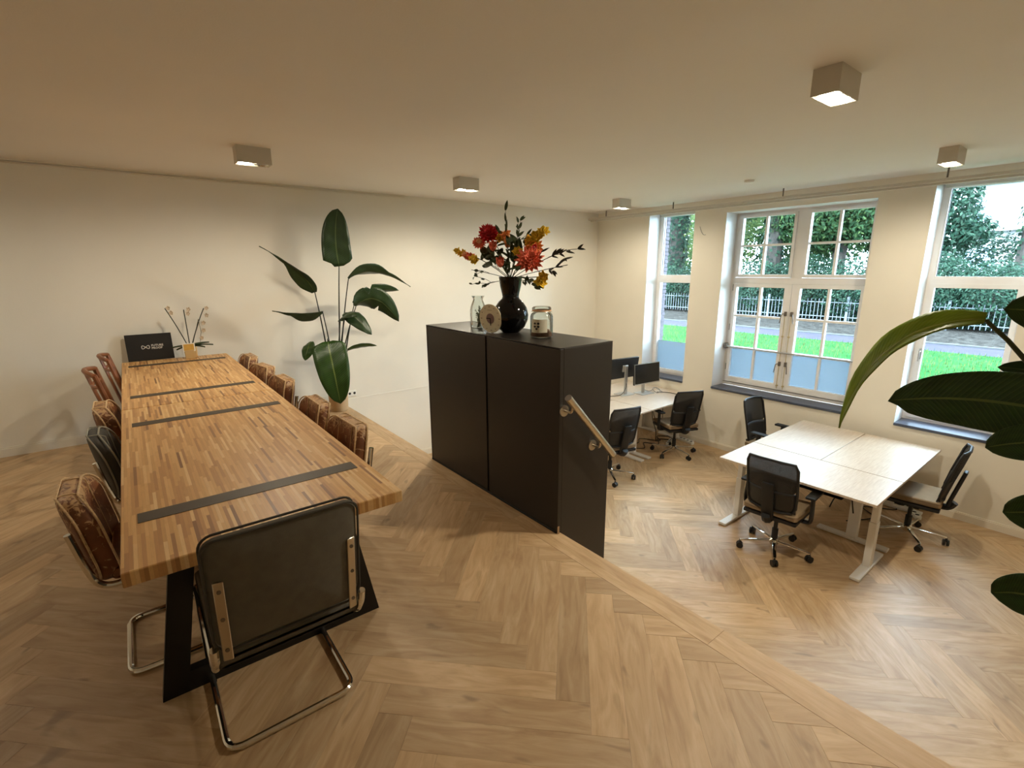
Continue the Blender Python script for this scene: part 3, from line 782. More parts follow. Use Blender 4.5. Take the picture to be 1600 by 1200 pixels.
ob('plinth', cbx(MB(), XE+.03, CY0+.01, D, CX1-.05, CY1-.01, D+.06), 'cabinet_dark', cab, 0)
YM = 2.705
ob('back_panel', cbx(MB(), CX0, CY0-.006, .004, XE+.004, YM-.011, CZ-.010), 'cabinet_black', cab, 0)
ob('back_panel', cbx(MB(), CX0, YM+.011, .004, XE+.004, CY1-.016, CZ-.010), 'cabinet_black', cab, 0)
ob('joint_strip', cbx(MB(), CX0+.008, YM-.011, .004, XE+.004, YM+.011, CZ-.010), 'cabinet_dark', cab, 0)
ob('base_strip', cbx(MB(), CX0-.006, CY0, .0, CX0+.004, CY1, .012), 'black_steel', cab, 0)
for k, (a, b) in enumerate(((CY0+.003, CY0+.518), (CY0+.522, CY1-.526), (CY1-.522, CY1-.003))):
    dr = ob('door', cbx(MB(), CX1-.018, a, D+.065, CX1, b, CZ-.012), 'cabinet_black', cab, 0)
    ob('door_knob', MB().cyl((CX1-ox, b-.05-oy, .0-oz), (CX1-ox+.025, b-.05-oy, -oz), .01, n=10), 'brushed_steel', dr)
ob('corner_cap', cbx(MB(), CX0-.002, CY0-.010, .0, CX0+.014, CY0-.006, .05), 'oak_side', cab, 0)
hr = thing('handrail', 'short steel handrail sloping down the side of the black cabinet', 'handrail', (1.884, 1.90, .886))
A_, B_ = Vector((0, 0, 0)), Vector((.408, 0, -.441))
ob('rail', MB().cyl(A_, B_, .021, n=16), 'brushed_steel', hr)
ob('end_cap', MB().cyl(A_, A_-(B_-A_).normalized()*.004, .0215, n=16).cyl(B_, B_+(B_-A_).normalized()*.004, .0215, n=16), 'hinge_grey', hr)
for x_ in (.035, .285):
    p = A_+(B_-A_)*(x_/.408)
    ob('rail_bracket', MB().tube(fillet([p+Vector((0, 0, -.018)), p+Vector((0, .005, -.06)), p+Vector((0, .065, -.06))], .02), .007, 8).cyl(p+Vector((0, .064, -.06)), p+Vector((0, .0715, -.06)), .034, n=20), 'brushed_steel', hr)

# ------------------------------------------------------------------ things on the cabinet
def onto(o, x, y, z=CZ, rz=0): o.location = (x, y, z); o.rotation_euler = (0, 0, rz); return o
VX, VY = 2.115, 2.725
prof = [(.0, 0), (.055, 0), (.062, .004), (.10, .04), (.122, .09), (.125, .125), (.112, .175), (.085, .215), (.062, .235), (.057, .25), (.062, .275), (.073, .32), (.080, .375), (.082, .385),
        (.077, .385), (.07, .32), (.056, .27), (.05, .25), (.06, .23), (.08, .2), (.0, .19)]
v_ = onto(ob('flower_vase', MB().lathe(prof, 40), 'vase_black', None, 60), VX, VY); tag(v_, 'glossy black double-gourd vase holding the flowers', 'vase')
# clip jar with a printed paper label
JX, JY = 2.105, 2.385
j = thing('clip_jar', 'clip-top glass jar with a printed label, right of the black vase', 'jar', (JX, JY, CZ))
ob('glass_body', MB().lathe([(0, .002), (.06, .002), (.072, .01), (.074, .03), (.074, .135), (.068, .152), (.056, .163), (.055, .178)], 32), 'jar_glass', j)
ob('lid', MB().lathe([(.057, .178), (.062, .18), (.062, .19), (.058, .196), (.05, .200), (0, .202)], 32), 'jar_glass', j)
ob('rubber_ring', MB().lathe([(.056, .171), (.063, .172), (.063, .178), (.056, .179)], 32), 'petal_peach', j)
ob('wire_clip', MB().tube([(.066*math.cos(a), .066*math.sin(a), .168) for a in [R(10*i) for i in range(36)]], .002, 6, True).tube(fillet([(0, -.068, .168), (.01, -.078, .15), (0, -.078, .115), (-.01, -.074, .15)], .01), .002, 6), 'brushed_steel', j)
ob('filling', MB().lathe([(0, .006), (.066, .008), (.069, .02), (.066, .034), (.04, .040), (0, .033)], 24).lathe([(0, .03), (.02, .034), (.024, .045), (.018, .056), (0, .06)], 12, (.0, -.045, 0)), 'jar_filling', j)
def arc_label(a0, a1, z0, z1, r): return MB().grid(lambda u, v: (r*math.cos(a0+(a1-a0)*u), r*math.sin(a0+(a1-a0)*u), z0+(z1-z0)*v), 14, 1)
lb = ob('paper_label', arc_label(R(172), R(258), .038, .122, .0748), 'label_paper', j)
def dia(cx, cz, w, h):
    def P(u, z): a = R(228)-u/.0752; return (.0753*math.cos(a), .0753*math.sin(a), z)
    a0 = R(203)
    def Q(u, z): a = a0+u/.0752; return (.0755*math.cos(a), .0755*math.sin(a), z)
    return [Q(cx-w, cz), Q(cx, cz-h), Q(cx+w, cz), Q(cx, cz+h)]
m = MB(); cz = .083
for (a, b) in ((-.012, .013), (.012, .013), (-.012, -.007), (.012, -.007), (0, -.021)): m.add(dia(a, cz+b, .0105, .0085), [(0, 1, 2, 3)])
ob('logo_print', m, 'label_ink', lb, 0)
# open carafe with dried sprigs
c_ = thing('glass_carafe', 'open glass carafe of dried sprigs, left of the round dial', 'carafe', (2.075, 3.075, CZ))
ob('glass_body', MB().lathe([(0, .002), (.052, .002), (.06, .008), (.062, .03), (.062, .13), (.058, .16), (.042, .2), (.036, .215), (.04, .228), (.052, .243)], 28), 'jar_glass', c_)
random.seed(5)
for k in range(16):
    a = random.uniform(0, 6.28); r0 = random.uniform(0, .035); a2 = a+random.uniform(-.8, .8); r1 = random.uniform(.01, .045); h = random.uniform(.08, .17)
    m = MB().tube(bez((r0*math.cos(a), r0*math.sin(a), .006), (r0*.5, 0, h*.5), (r1*math.cos(a2), r1*math.sin(a2), h), 5), .0018, 4)
    for q in range(5):
        z = h*(.3+.14*q); p = Vector((r0*math.cos(a), r0*math.sin(a), .006)).lerp(Vector((r1*math.cos(a2), r1*math.sin(a2), h)), .3+.14*q)
        e = Vector((random.uniform(-1, 1), random.uniform(-1, 1), random.uniform(.3, 1))).normalized()*.02
        m.tube([p, p+e*.5, p+e], [.0006, .0035, .0004], 4)
    ob('sprig', m, 'dry_sprig', c_)
# round dial (desk clock) leaning against the vase
k_ = thing('round_dial', 'cream oval dial standing before the black vase', 'clock', (1.985, 2.775, CZ), R(18))
tilt = Matrix.Rotation(R(-7), 4, 'Y')
def disc(r, x0, x1, n=40, sy=1.): return MB().add([(x, r*sy*math.cos(2*math.pi*i/n), .103+r*math.sin(2*math.pi*i/n)) for x in (x0, x1) for i in range(n)],
    [tuple(range(n-1, -1, -1)), tuple(range(n, 2*n))]+[(i, (i+1) % n, n+(i+1) % n, n+i) for i in range(n)])
ob('dial_plate', disc(.101, -.004, .004, sy=.92).xf(tilt), 'clock_face', k_, 30)
ob('dial_centre', disc(.036, -.0052, -.0041, sy=.92).xf(tilt), 'clock_mauve', k_, 0)
m = MB().box(-.0066, -.003, .103, -.0054, .003, .055).box(-.0066, -.002, .101, -.0054, .034, .107).map(lambda p: (p.x, p.y, p.z))
ob('hand', m.xf(tilt), 'clock_hand', k_, 0)
m = MB()
for q in range(12):
    a = R(30*q); r = .083; w_ = .008 if q % 3 else .014
    m.box(-.0048, r*.92*math.cos(a)-w_*.5, .103+r*math.sin(a)-.003, -.0041, r*.92*math.cos(a)+w_*.5, .103+r*math.sin(a)+.003)
m.box(-.0048, -.02, .160, -.0041, .02, .163)
ob('dial_print', m.xf(tilt), 'clock_print', k_, 0)
# ------------------------------------------------------------------ the bouquet: every stem its own thing
random.seed(11)
MOUTH = Vector((VX, VY, CZ+.37)); ROOT_ = Vector((VX, VY, CZ+.20))
TOCAM = Vector((-.62, -.78, .12)).normalized()
def petal(m, c, d, n, L, w, curl=.25, k=4):
    """pointed petal from c along d; n = face normal"""
    d = d.normalized(); s = d.cross(n).normalized(); n = s.cross(d).normalized()
    def f(u, v):
        h = w*math.sin(math.pi*min(1, .12+v*.88))**.8*(1-.15*v)
        return c+d*(L*v)+s*((u-.5)*2*h)+n*(curl*L*v*v-.5*w*(abs(u-.5)*2)**2*-1)
    m.grid(f, 2, k)
def rosette(c, axis, r, rings, w=.35):
    m = MB(); a = axis.normalized(); e1 = a.orthogonal().normalized(); e2 = a.cross(e1)
    for (rr, n, el) in rings:
        off = random.uniform(0, 6)
        for i in range(n):
            t = off+2*math.pi*i/n; d = (e1*math.cos(t)+e2*math.sin(t))*math.cos(el)+a*math.sin(el)
            petal(m, c+d*.004, d, a, r*rr*random.uniform(.9, 1.1), r*w*rr, .12)
    return m
def cup(c, axis, r, n=6):
    m = MB(); a = axis.normalized(); e1 = a.orthogonal().normalized(); e2 = a.cross(e1)
    for k, (rad, el) in enumerate(((.85, .95), (1., .75))):
        for i in range(n):
            t = 2*math.pi*(i+.5*k)/n; d = (e1*math.cos(t)+e2*math.sin(t))*math.cos(el)+a*math.sin(el)
            petal(m, c-a*r*.3, d, a, r*1.35*rad, r*.42, .45)
    return m
def leaf_blade(c, d, L, w, n=None):
    m = MB(); petal(m, c, d, n or Vector((random.uniform(-.4, .4), random.uniform(-.4, .4), 1)), L, w, -.12, 5); return m
def stem_pts(tip, bow=.25):
    mid = MOUTH.lerp(tip, .45)+Vector((0, 0, abs(tip.z-MOUTH.z)*bow)); 
    return [ROOT_+Vector((random.uniform(-.02, .02), random.uniform(-.02, .02), .01)), MOUTH+(tip-MOUTH)*.04+Vector((random.uniform(-.02, .02), random.uniform(-.02, .02), 0))]+bez(MOUTH+(tip-MOUTH)*.08, mid, tip, 6)
def solid(o, t=.0012):
    q = o.modifiers.new('thickness', 'SOLIDIFY'); q.thickness = t; q.offset = 0; return o
def flower(name, label, cat, tip, build, smat='stem_green', leaves=2, sr=.003):
    t = thing(name, label, cat, tuple(ROOT_), 0, 'flowers in the black vase')
    inv = Matrix.Translation(-ROOT_)
    sp = stem_pts(tip); ob('stem', MB().tube(sp, sr, 6).xf(inv), smat, t)
    for nm, mb, mat in build(tip): solid(ob(nm, mb.xf(inv), mat, t, 60, 'stuff' if nm == 'florets' else None))
    for q in range(leaves):
        p = sp[min(len(sp)-1, 4+q)]; d = Vector((random.uniform(-1, 1), random.uniform(-1, 1), random.uniform(-.1, .8)))
        solid(ob('leaf', leaf_blade(p, d, random.uniform(.06, .1), random.uniform(.014, .024)).xf(inv), 'leaf_bouquet', t, 60))
    return t
def dahlia(mat1, mat2, r):
    def b(tip):
        ax = (TOCAM+Vector((0, 0, .45))).normalized()
        return [('outer_petals', rosette(tip, ax, r, [(1, 15, .08), (.92, 14, .3), (.78, 12, .55)], .2), mat1), ('inner_petals', rosette(tip+ax*.012, ax, r*.6, [(1, 10, .7), (.7, 7, 1.1)], .24), mat2)]
    return b
def tulip(mat, r, ax=None):
    return lambda tip: [('petals', cup(tip, ax or (TOCAM+Vector((0, 0, .6))), r), mat)]
def spike(a, mats, n, r0, r1):
    """florets up a leaning spike from the tip back towards the stem"""
    def b(tip):
        out = {}
        for i in range(n):
            f = i/(n-1); c = tip+(a-tip)*f; r = r0+(r1-r0)*f
            mt = mats[min(len(mats)-1, int(f*len(mats)))]
            m = rosette(c+Vector((random.uniform(-.012, .012), random.uniform(-.012, .012), random.uniform(-.01, .01))), TOCAM+Vector((random.uniform(-.7, .7), random.uniform(-.7, .7), random.uniform(-.3, .8))), r, [(1, 5, .5), (.7, 4, 1.)], .38)
            q = out.setdefault(mt, MB()); k = len(q.v); q.v += m.v; q.f += [tuple(x+k for x in f_) for f_ in m.f]; q.uv = (q.uv or [])+m.uv
        return [('florets', q, mt) for mt, q in out.items()]
    return b
flower('dahlia', 'deep red dahlia at the top left of the bouquet', 'flower', Vector((2.08, 2.925, 1.835)), dahlia('petal_red', 'petal_red', .078), leaves=3)
flower('dahlia', 'orange-pink dahlia just below the red one', 'flower', Vector((2.02, 2.96, 1.775)), dahlia('petal_coral', 'petal_peach', .05))
flower('dahlia', 'large coral dahlia, lowest and biggest bloom at the right', 'flower', Vector((2.05, 2.44, 1.645)), dahlia('petal_coral', 'petal_coral', .092), leaves=3)
flower('gerbera', 'orange bloom with a dark centre above the large coral dahlia', 'flower', Vector((2.13, 2.49, 1.735)), lambda tip: [('petals', rosette(tip, TOCAM+Vector((0, 0, .3)), .062, [(1, 12, .1), (.8, 10, .4)], .24), 'petal_orange'), ('centre', rosette(tip+TOCAM*.01, TOCAM, .02, [(1, 8, .6)], .4), 'petal_red')])
flower('parrot_tulip', 'orange tulip in the middle of the bouquet, left one of two', 'flower', Vector((2.05, 2.835, 1.735)), tulip('petal_coral', .056), leaves=3)
flower('parrot_tulip', 'upright orange tulip half behind another in the middle', 'flower', Vector((2.13, 2.775, 1.755)), tulip('petal_orange', .054, Vector((0, 0, 1))), leaves=2)
flower('parrot_tulip', 'striped coral tulip low in the middle, just above the vase', 'flower', Vector((2.01, 2.70, 1.625)), tulip('petal_coral', .056), leaves=4)
flower('rose', 'small pale yellow rose right of the middle', 'flower', Vector((2.08, 2.60, 1.70)), lambda tip: [('petals', rosette(tip, TOCAM+Vector((0, 0, .5)), .042, [(1, 7, .35), (.8, 6, .8), (.5, 5, 1.2)], .45), 'petal_yellow')])
flower('snapdragon', 'yellow and orange flower spike leaning out to the left', 'flower', Vector((2.09, 3.385, 1.745)), spike(Vector((2.09, 3.11, 1.66)), ['petal_yellow', 'petal_gold', 'petal_peach', 'petal_coral', 'petal_yellow'], 18, .024, .042), leaves=2)
flower('orchid_spray', 'yellow orchid spray at the upper right of the bouquet', 'flower', Vector((2.14, 2.40, 1.835)), spike(Vector((2.12, 2.54, 1.76)), ['petal_yellow', 'petal_yellow', 'petal_gold'], 14, .034, .046), leaves=2)
flower('alstroemeria', 'amber bloom right of the red dahlia', 'flower', Vector((2.13, 2.79, 1.835)), spike(Vector((2.12, 2.84, 1.80)), ['petal_orange', 'petal_gold'], 6, .032, .04), leaves=3)
flower('lily_spray', 'golden yellow petals drooping low at the right', 'flower', Vector((2.08, 2.33, 1.55)), spike(Vector((2.06, 2.36, 1.515)), ['petal_gold', 'petal_yellow'], 5, .034, .046), leaves=1)
def twig(label, tip, blades, L=.06, w=.008, mat='twig_dark', branch=3):
    t = thing('leafy_twig', label, 'twig', tuple(ROOT_), 0, 'flowers in the black vase'); inv = Matrix.Translation(-ROOT_)
    sp = stem_pts(tip, .12); m = MB().tube(sp, .0024, 5); ends = [(sp[-2], (tip-sp[-3]).normalized())]
    for q in range(branch):
        p = sp[-2-q % 3]; d = ((tip-MOUTH).normalized()+Vector((random.uniform(-.6, .6), random.uniform(-.6, .6), random.uniform(-.5, .8)))).normalized()
        e = p+d*random.uniform(.08, .15); m.tube(bez(p, p.lerp(e, .5)+Vector((0, 0, .015)), e, 4), .0017, 5); ends += [(p.lerp(e, .5), d), (e, d)]
    ob('twig', m.xf(inv), mat, t)
    for q in range(blades):
        p, d = ends[q % len(ends)]
        dd = (d+Vector((random.uniform(-.8, .8), random.uniform(-.8, .8), random.uniform(-.6, .9)))).normalized()
        solid(ob('leaf', leaf_blade(p, dd, L*random.uniform(.7, 1.2), w*random.uniform(.8, 1.3), TOCAM+Vector((0, 0, .4))).xf(inv), 'leaf_bouquet' if mat != 'twig_dark' else 'twig_dark', t, 60))
twig('dark willow twig reaching far right at mid height', Vector((2.12, 2.18, 1.71)), 12)
twig('dark twig reaching right below the other, with narrow leaves', Vector((2.10, 2.15, 1.62)), 12)
twig('thin twig with two leaves standing highest above the flowers', Vector((2.12, 2.79, 1.90)), 5, .07, .010, 'stem_olive', 2)
twig('fine trailing sprig hanging down left of the vase neck', Vector((2.05, 2.98, 1.485)), 9, .035, .008, 'stem_dark', 3)
twig('low sprig of small buds at the left', Vector((2.06, 3.13, 1.595)), 9, .035, .008, 'stem_dark', 3)
twig('green sprig with tiny buds behind the tulips', Vector((2.17, 2.69, 1.86)), 12, .05, .009, 'stem_olive', 4)
twig('broad-leaved green stem low at the left', Vector((2.08, 2.93, 1.64)), 7, .10, .026, 'stem_green', 3)
twig('broad-leaved green stem in the middle of the bouquet', Vector((2.12, 2.66, 1.68)), 9, .10, .026, 'stem_green', 4)
twig('green stem drooping at the lower right', Vector((2.06, 2.42, 1.52)), 6, .07, .014, 'stem_green', 3)

# ------------------------------------------------------------------ bird-of-paradise plants
def blade(base, tip, side, hw, sag=0., fold=.25, notch=(), mid=None, nv=18, twist=0., prof='ov'):
    """banana-like leaf: midrib base->tip, side = across direction, folded along the midrib"""
    base, tip, side = Vector(base), Vector(tip), Vector(side).normalized()
    c = Vector(mid) if mid is not None else (base+tip)/2+Vector((0, 0, sag))
    def ctr(t): return base*(1-t)**2+c*2*t*(1-t)+tip*t*t
    def f(u, v):
        p = ctr(v); t = (ctr(min(1, v+.02))-ctr(max(0, v-.02))).normalized()
        s = (side-t*side.dot(t)).normalized(); n = s.cross(t).normalized()
        if twist: s, n = s*math.cos(twist*v)+n*math.sin(twist*v), n*math.cos(twist*v)-s*math.sin(twist*v)
        e = (u-.5)*2
        h = hw*(math.sin(math.pi*(.06+.94*v)**.85)**.62 if v < .999 else 0.02)
        if prof == 'ba': h = hw*min(1, (v+.012)/.10)**.55*max(0, 1-v**3.2)**.62
        elif prof == 'tail': h = hw*(math.sin(math.pi*min(1, .05+v/.74))**.7 if v < .66 else .33*max(.12, (1-v)/.34))
        for (a, b, k, sgn) in notch:
            if a < v < b and (sgn == 0 or sgn*e > 0): h *= k
        wob = .03*hw*math.sin(23*v+3*e)
        return p+s*(e*h)+n*(fold*abs(e)*h+wob)
    return MB().grid(f, 8, nv)
def strelitzia(name, label, loc, pot, leaves, sm='stem_green'):
    t = thing(name, label, 'plant', loc); L0 = Vector(loc); inv = Matrix.Translation(-L0)
    for nm, mb, mat in pot: ob(nm, mb, mat, t, 40)
    ztop = [q for q in pot if q[0] == 'soil'][0][1].v[0].z
    for k, d in enumerate(leaves):
        b, tp = Vector(d['b']), Vector(d['t']); ang = k*2.4
        root = L0+Vector((.035*math.cos(ang), .035*math.sin(ang), ztop-.02))
        c = Vector(d['pm']) if 'pm' in d else root.lerp(b, .55)+Vector((0, 0, .12*(b-root).length))
        pts = bez(root, c, b, 12)
        lf = solid(ob('leaf', blade(b, tp, d['s'], d['w'], d.get('sag', .03), d.get('fold', .25), d.get('notch', ()), d.get('m'), twist=d.get('tw', 0), prof=d.get('p', 'ov')).xf(inv), d.get('mat', 'strelitzia_leaf'), t, 60), .0025)
        ob('stalk', MB().tube([p-L0 for p in pts], [.010-.005*i/12 for i in range(13)], 8), sm, t)
PX, PY = 1.775, 5.585
potA = [('pot', MB().lathe([(.0, 0), (.096, 0), (.102, .006), (.112, .26), (.112, .272), (.105, .272), (.10, .22), (0, .22)], 32), 'pot_tan'), ('soil', MB().lathe([(0, .232), (.101, .228)], 20), 'soil')]
strelitzia('bird_of_paradise_plant', 'tall potted bird-of-paradise plant against the white wall behind the table', (PX, PY, 0), potA, [
    dict(b=(1.905, 5.56, 1.64), t=(1.945, 5.56, 2.25), s=(1, -.25, 0), w=.155, m=(1.87, 5.58, 1.98), fold=.15, p='ba', notch=((0.02, .10, .6, -1),), mat='strelitzia_leaf_dark'),
    dict(b=(1.60, 5.50, 1.37), t=(1.10, 5.46, 1.835), s=(.55, -.55, .6), w=.10, m=(1.50, 5.48, 1.62), fold=.5, tw=1.0, p='tail', mat='strelitzia_leaf_dark'),
    dict(b=(1.655, 5.48, 1.165), t=(1.145, 5.44, 1.20), s=(.05, -.75, .55), w=.085, m=(1.42, 5.45, 1.13), fold=.6, p='tail', mat='strelitzia_leaf_dark'),
    dict(b=(1.955, 5.44, 1.50), t=(2.68, 5.40, 1.40), s=(.1, -.8, .55), w=.105, m=(2.25, 5.42, 1.70), fold=.4, p='tail', notch=((.55, .62, .5, -1),), mat='strelitzia_leaf_dark'),
    dict(b=(2.00, 5.40, 1.20), t=(2.42, 5.22, 1.02), s=(.45, -.35, .6), w=.13, m=(2.20, 5.30, 1.44), fold=.35, notch=((.3, .36, .4, 1), (.6, .66, .5, -1)), mat='strelitzia_leaf_dark'),
    dict(b=(2.02, 5.50, 1.22), t=(2.55, 5.45, 1.36), s=(.2, -.6, .75), w=.08, m=(2.22, 5.48, 1.42), fold=.5, notch=((.4, .46, .5, 1),), mat='strelitzia_leaf_dark'),
    dict(b=(1.90, 5.45, 1.14), t=(2.08, 5.20, .90), s=(.9, .1, .25), w=.10, m=(1.93, 5.30, 1.14), fold=.2, mat='strelitzia_leaf_dark'),
    dict(b=(1.83, 5.45, 1.05), t=(1.93, 5.2, 1.12), s=(.85, -.2, .4), w=.07, m=(1.85, 5.3, 1.18), fold=.3, mat='strelitzia_leaf_dark'),
    dict(b=(1.60, 5.22, .865), t=(1.60, 4.98, .235), s=(.92, -.38, .05), w=.172, m=(1.575, 5.02, .60), fold=-.12, p='ba', mat='strelitzia_leaf', pm=(1.66, 5.40, 1.0)),
    dict(b=(1.90, 5.50, .705), t=(2.22, 5.42, .735), s=(.1, -.7, .6), w=.045, m=(2.05, 5.46, .76), fold=.3),
    dict(b=(1.49, 5.45, .85), t=(1.40, 5.40, .66), s=(.7, -.3, .5), w=.07, m=(1.44, 5.4, .80), fold=.2),
], 'stem_dark')
QX, QY = 1.78, -.32
potB = [('pot', MB().lathe([(.0, 0), (.14, 0), (.15, .01), (.17, .32), (.162, .32), (.155, .26), (0, .26)], 32), 'pot_brass'), ('soil', MB().lathe([(0, .275), (.156, .27)], 20), 'soil')]
strelitzia('large_leaved_plant', 'large bird-of-paradise plant close to the camera, leaves entering from the right', (QX, QY, 0), potB, [
    dict(b=(1.70, .235, 1.465), t=(1.72, .52, 1.10), s=(.75, .25, .5), w=.046, m=(1.70, .465, 1.455), fold=.3, tw=.25, mat='strelitzia_leaf_pale', pm=(1.74, -.05, 1.21), notch=((.62, .66, .6, 1),)),
    dict(b=(1.68, .02, 1.255), t=(1.71, .405, 1.215), s=(.12, -.05, .9), w=.080, m=(1.70, .22, 1.285), p='ba', fold=.15, notch=((.84, .88, .35, 1), (.93, .95, .6, -1)), pm=(1.72, -.2, 1.15)),
    dict(b=(1.78, .0, 1.41), t=(1.75, .212, 1.49), s=(.2, -.2, .9), w=.062, m=(1.76, .11, 1.50), p='ba', fold=.2, mat='strelitzia_leaf', pm=(1.78, -.18, 1.25)),
    dict(b=(1.82, .02, 1.29), t=(1.80, .205, 1.335), s=(.1, -.2, .9), w=.034, m=(1.80, .11, 1.345), fold=.2, mat='strelitzia_leaf_dark', pm=(1.80, -.15, 1.1)),
    dict(b=(1.62, .0, 1.215), t=(1.60, .172, 1.165), s=(.2, -.1, .9), w=.048, m=(1.61, .11, 1.205), p='ba', fold=.2, notch=((.5, .56, .6, -1), (.78, .83, .6, -1)), mat='strelitzia_leaf', pm=(1.70, -.2, 1.0)),
    dict(b=(1.62, -.04, 1.05), t=(1.60, .117, 1.015), s=(.15, -.1, .9), w=.054, m=(1.61, .06, 1.04), p='ba', fold=.2, notch=((.6, .65, .7, -1),), mat='strelitzia_leaf', pm=(1.70, -.22, .85)),
    dict(b=(1.62, -.06, .84), t=(1.60, .103, .80), s=(.15, -.1, .9), w=.058, m=(1.61, .05, .835), p='ba', fold=.2, mat='strelitzia_leaf', pm=(1.70, -.22, .66)),
])

# ------------------------------------------------------------------ at the far end of the table: sign board and orchid
sg = thing('sign_board', 'black board with a silver logo leaning against the wall on the table', 'sign', (.105, 5.90, TZ), 0)
bt = Matrix.Rotation(R(-8), 4, 'X')
ob('board', MB().rbox(-.185, -.008, .0, .185, .008, .255, .002, 1).xf(bt), 'sign_black', sg, 0)
def text_mesh(s, size, x, z, mat, parent, bold=0.0):
    cu = bpy.data.curves.new('lettering', 'FONT'); cu.body = s; cu.size = size; cu.extrude = .0006; cu.offset = bold; cu.resolution_u = 2
    tmp = bpy.data.objects.new('tmp_text', cu); COL.objects.link(tmp); dg = bpy.context.evaluated_depsgraph_get()
    me = bpy.data.meshes.new_from_object(tmp.evaluated_get(dg)); bpy.data.objects.remove(tmp)
    me.transform(Matrix.Translation((x, -.0088, z)) @ Matrix.Rotation(R(90), 4, 'X')); me.transform(bt); me.materials.clear()
    o = link('lettering', me, mat, parent); return o
text_mesh('FUTURE', .027, .012, .132, 'sign_print', sg, .0008)
text_mesh('PROOF', .027, .012, .106, 'sign_print', sg, .0008)
pts = []
for i in range(40):
    a = 2*math.pi*i/40; x = .031*math.sin(a); z = .021*math.sin(2*a)*(.75+.25*abs(math.sin(a)))
    pts.append((-.035+x, -.0095, .128+z*.8))
ob('logo_loop', MB().tube(pts, .0032, 6, True).xf(bt), 'sign_print', sg)
orc = thing('orchid_plant', 'pale orchid in a square tan pot on the far end of the table', 'plant', (.425, 5.80, TZ))
ob('pot', MB().rbox(-.055, -.055, 0, .055, .055, .115, .012, 2, lambda p: (p.x*(.9+.1*p.z/.115), p.y*(.9+.1*p.z/.115), p.z)), 'pot_brass', orc)
ob('soil', MB().box(-.045, -.045, .113, .045, .045, .118), 'soil', orc, 0)
for (a, L_, dz) in ((-2.7, .16, .03), (2.5, .12, -.05), (.35, .17, .07), (-.1, .2, .03), (-.4, .13, -.02)):
    d = Vector((math.cos(a), math.sin(a)*.35-.1, dz*3))
    solid(ob('leaf', leaf_blade(Vector((0, 0, .118)), d, L_, .024), 'leaf_bouquet', orc, 60))
for tx, tz, side in ((-.155, .50, -1), (-.005, .48, 0), (.165, .485, 1)):
    pts = bez((tx*.1, 0, .115), (tx*.5, .0, .32), (tx, .0, tz), 8); ob('flower_stalk', MB().tube(pts, .0045, 6), 'stem_dark', orc)
    for q in range(5 if side > 0 else 2):
        p = pts[-1-q]+Vector((.025+.02*random.random() if side >= 0 else .03, -.01, -.03*q if side > 0 else 0)); d = solid(ob('bloom', rosette(p, TOCAM, .022, [(1, 5, .2)], .45), 'orchid_petal', orc, 60))
ob('support_stick', MB().tube([(.02, 0, .11), (.08, 0, .3), (.105, 0, .38)], .002, 5).tube([(.105, 0, .38), (.112, 0, .25), (.09, 0, .14)], .002, 5), 'stem_olive', orc)
cd = thing('greeting_card', 'small white-edged yellow card standing before the orchid', 'card', (.408, 5.725, TZ+.0))
ob('card_paper', MB().box(-.052, -.002, .075, .052, .0, .155), 'card_white', cd, 0)
ob('card_print', MB().box(-.043, -.0028, .084, .043, -.0021, .147), 'card_yellow', cd, 0)
ob('card_stand', MB().rbox(-.04, -.004, 0, .04, .010, .09, .003, 1), 'pot_brass', cd, 0)
# wall socket behind the plant, loose wire near the window
sk = thing('wall_socket', 'white double wall socket low on the white wall beside the plant pot', 'socket', (2.075, YA, .075))
ob('plate', MB().rbox(-.075, -.012, -.038, .055, 0, .038, .004, 1), 'socket_white', sk)
for x_ in (-.03, .03): ob('outlet', MB().cyl((x_, -.0125, 0), (x_, -.013, 0), .016, n=14), 'socket_dark', sk)
wr = ob('loose_wire', MB().tube(bez((XB-.004, 4.05, 2.17), (XB-.012, 4.0, 2.03), (XB-.006, 3.95, 2.055), 8), .0035, 6), 'cable_grey'); recentre(wr)
tag(wr, 'short loose wire sticking out of the wall between two windows', 'wire')
# ------------------------------------------------------------------ desks on the lower floor
DZ = .74
def desk(x0, x1, y0, y1, long_axis, label, group):
    cx, cy = (x0+x1)/2, (y0+y1)/2; w_, h_ = x1-x0-.003, y1-y0-.003
    t = thing('office_desk', label, 'desk', (cx, cy, D), 0, group)
    ob('desk_top', MB().rbox(-w_/2, -h_/2, DZ-.022, w_/2, h_/2, DZ, .002, 1), 'desk_laminate', t, 0)
    L_ = (w_ if long_axis == 'x' else h_)/2; S_ = (h_ if long_axis == 'x' else w_)/2
    def A(m): return m if long_axis == 'x' else m.map(lambda p: (-p.y, p.x, p.z))
    for s in (-1, 1):
        a = s*(L_-.075)
        lg = ob('leg', A(MB().rbox(a-.028, -.045, .03, a+.028, .045, .45, .003, 1).rbox(a-.024, -.038, .45, a+.024, .038, DZ-.05, .003, 1)), 'leg_white', t, 0)
        ob('foot', A(MB().rbox(a-.038, -S_+.035, .004, a+.038, S_-.035, .03, .004, 1)), 'leg_white', lg, 0)
        ob('top_bracket', A(MB().box(a-.03, -S_+.08, DZ-.05, a+.03, S_-.08, DZ-.022)), 'leg_white', lg, 0)
    ob('crossbeam', A(MB().box(-L_+.1, -.03, DZ-.06, L_-.1, .03, DZ-.024)), 'leg_white', t, 0)
    ob('cable_tray', A(MB().box(-L_*.55, .05, DZ-.13, L_*.55, .052, DZ-.03).box(-L_*.55, .05, DZ-.132, L_*.55, .15, DZ-.13)), 'black_steel', t, 0)
    return t
g1 = 'desks of the right-hand cluster'
desk(4.47, 5.165, 1.008, 2.345, 'y', 'pale wooden desk at the front of the right cluster, chair at its near side', g1)
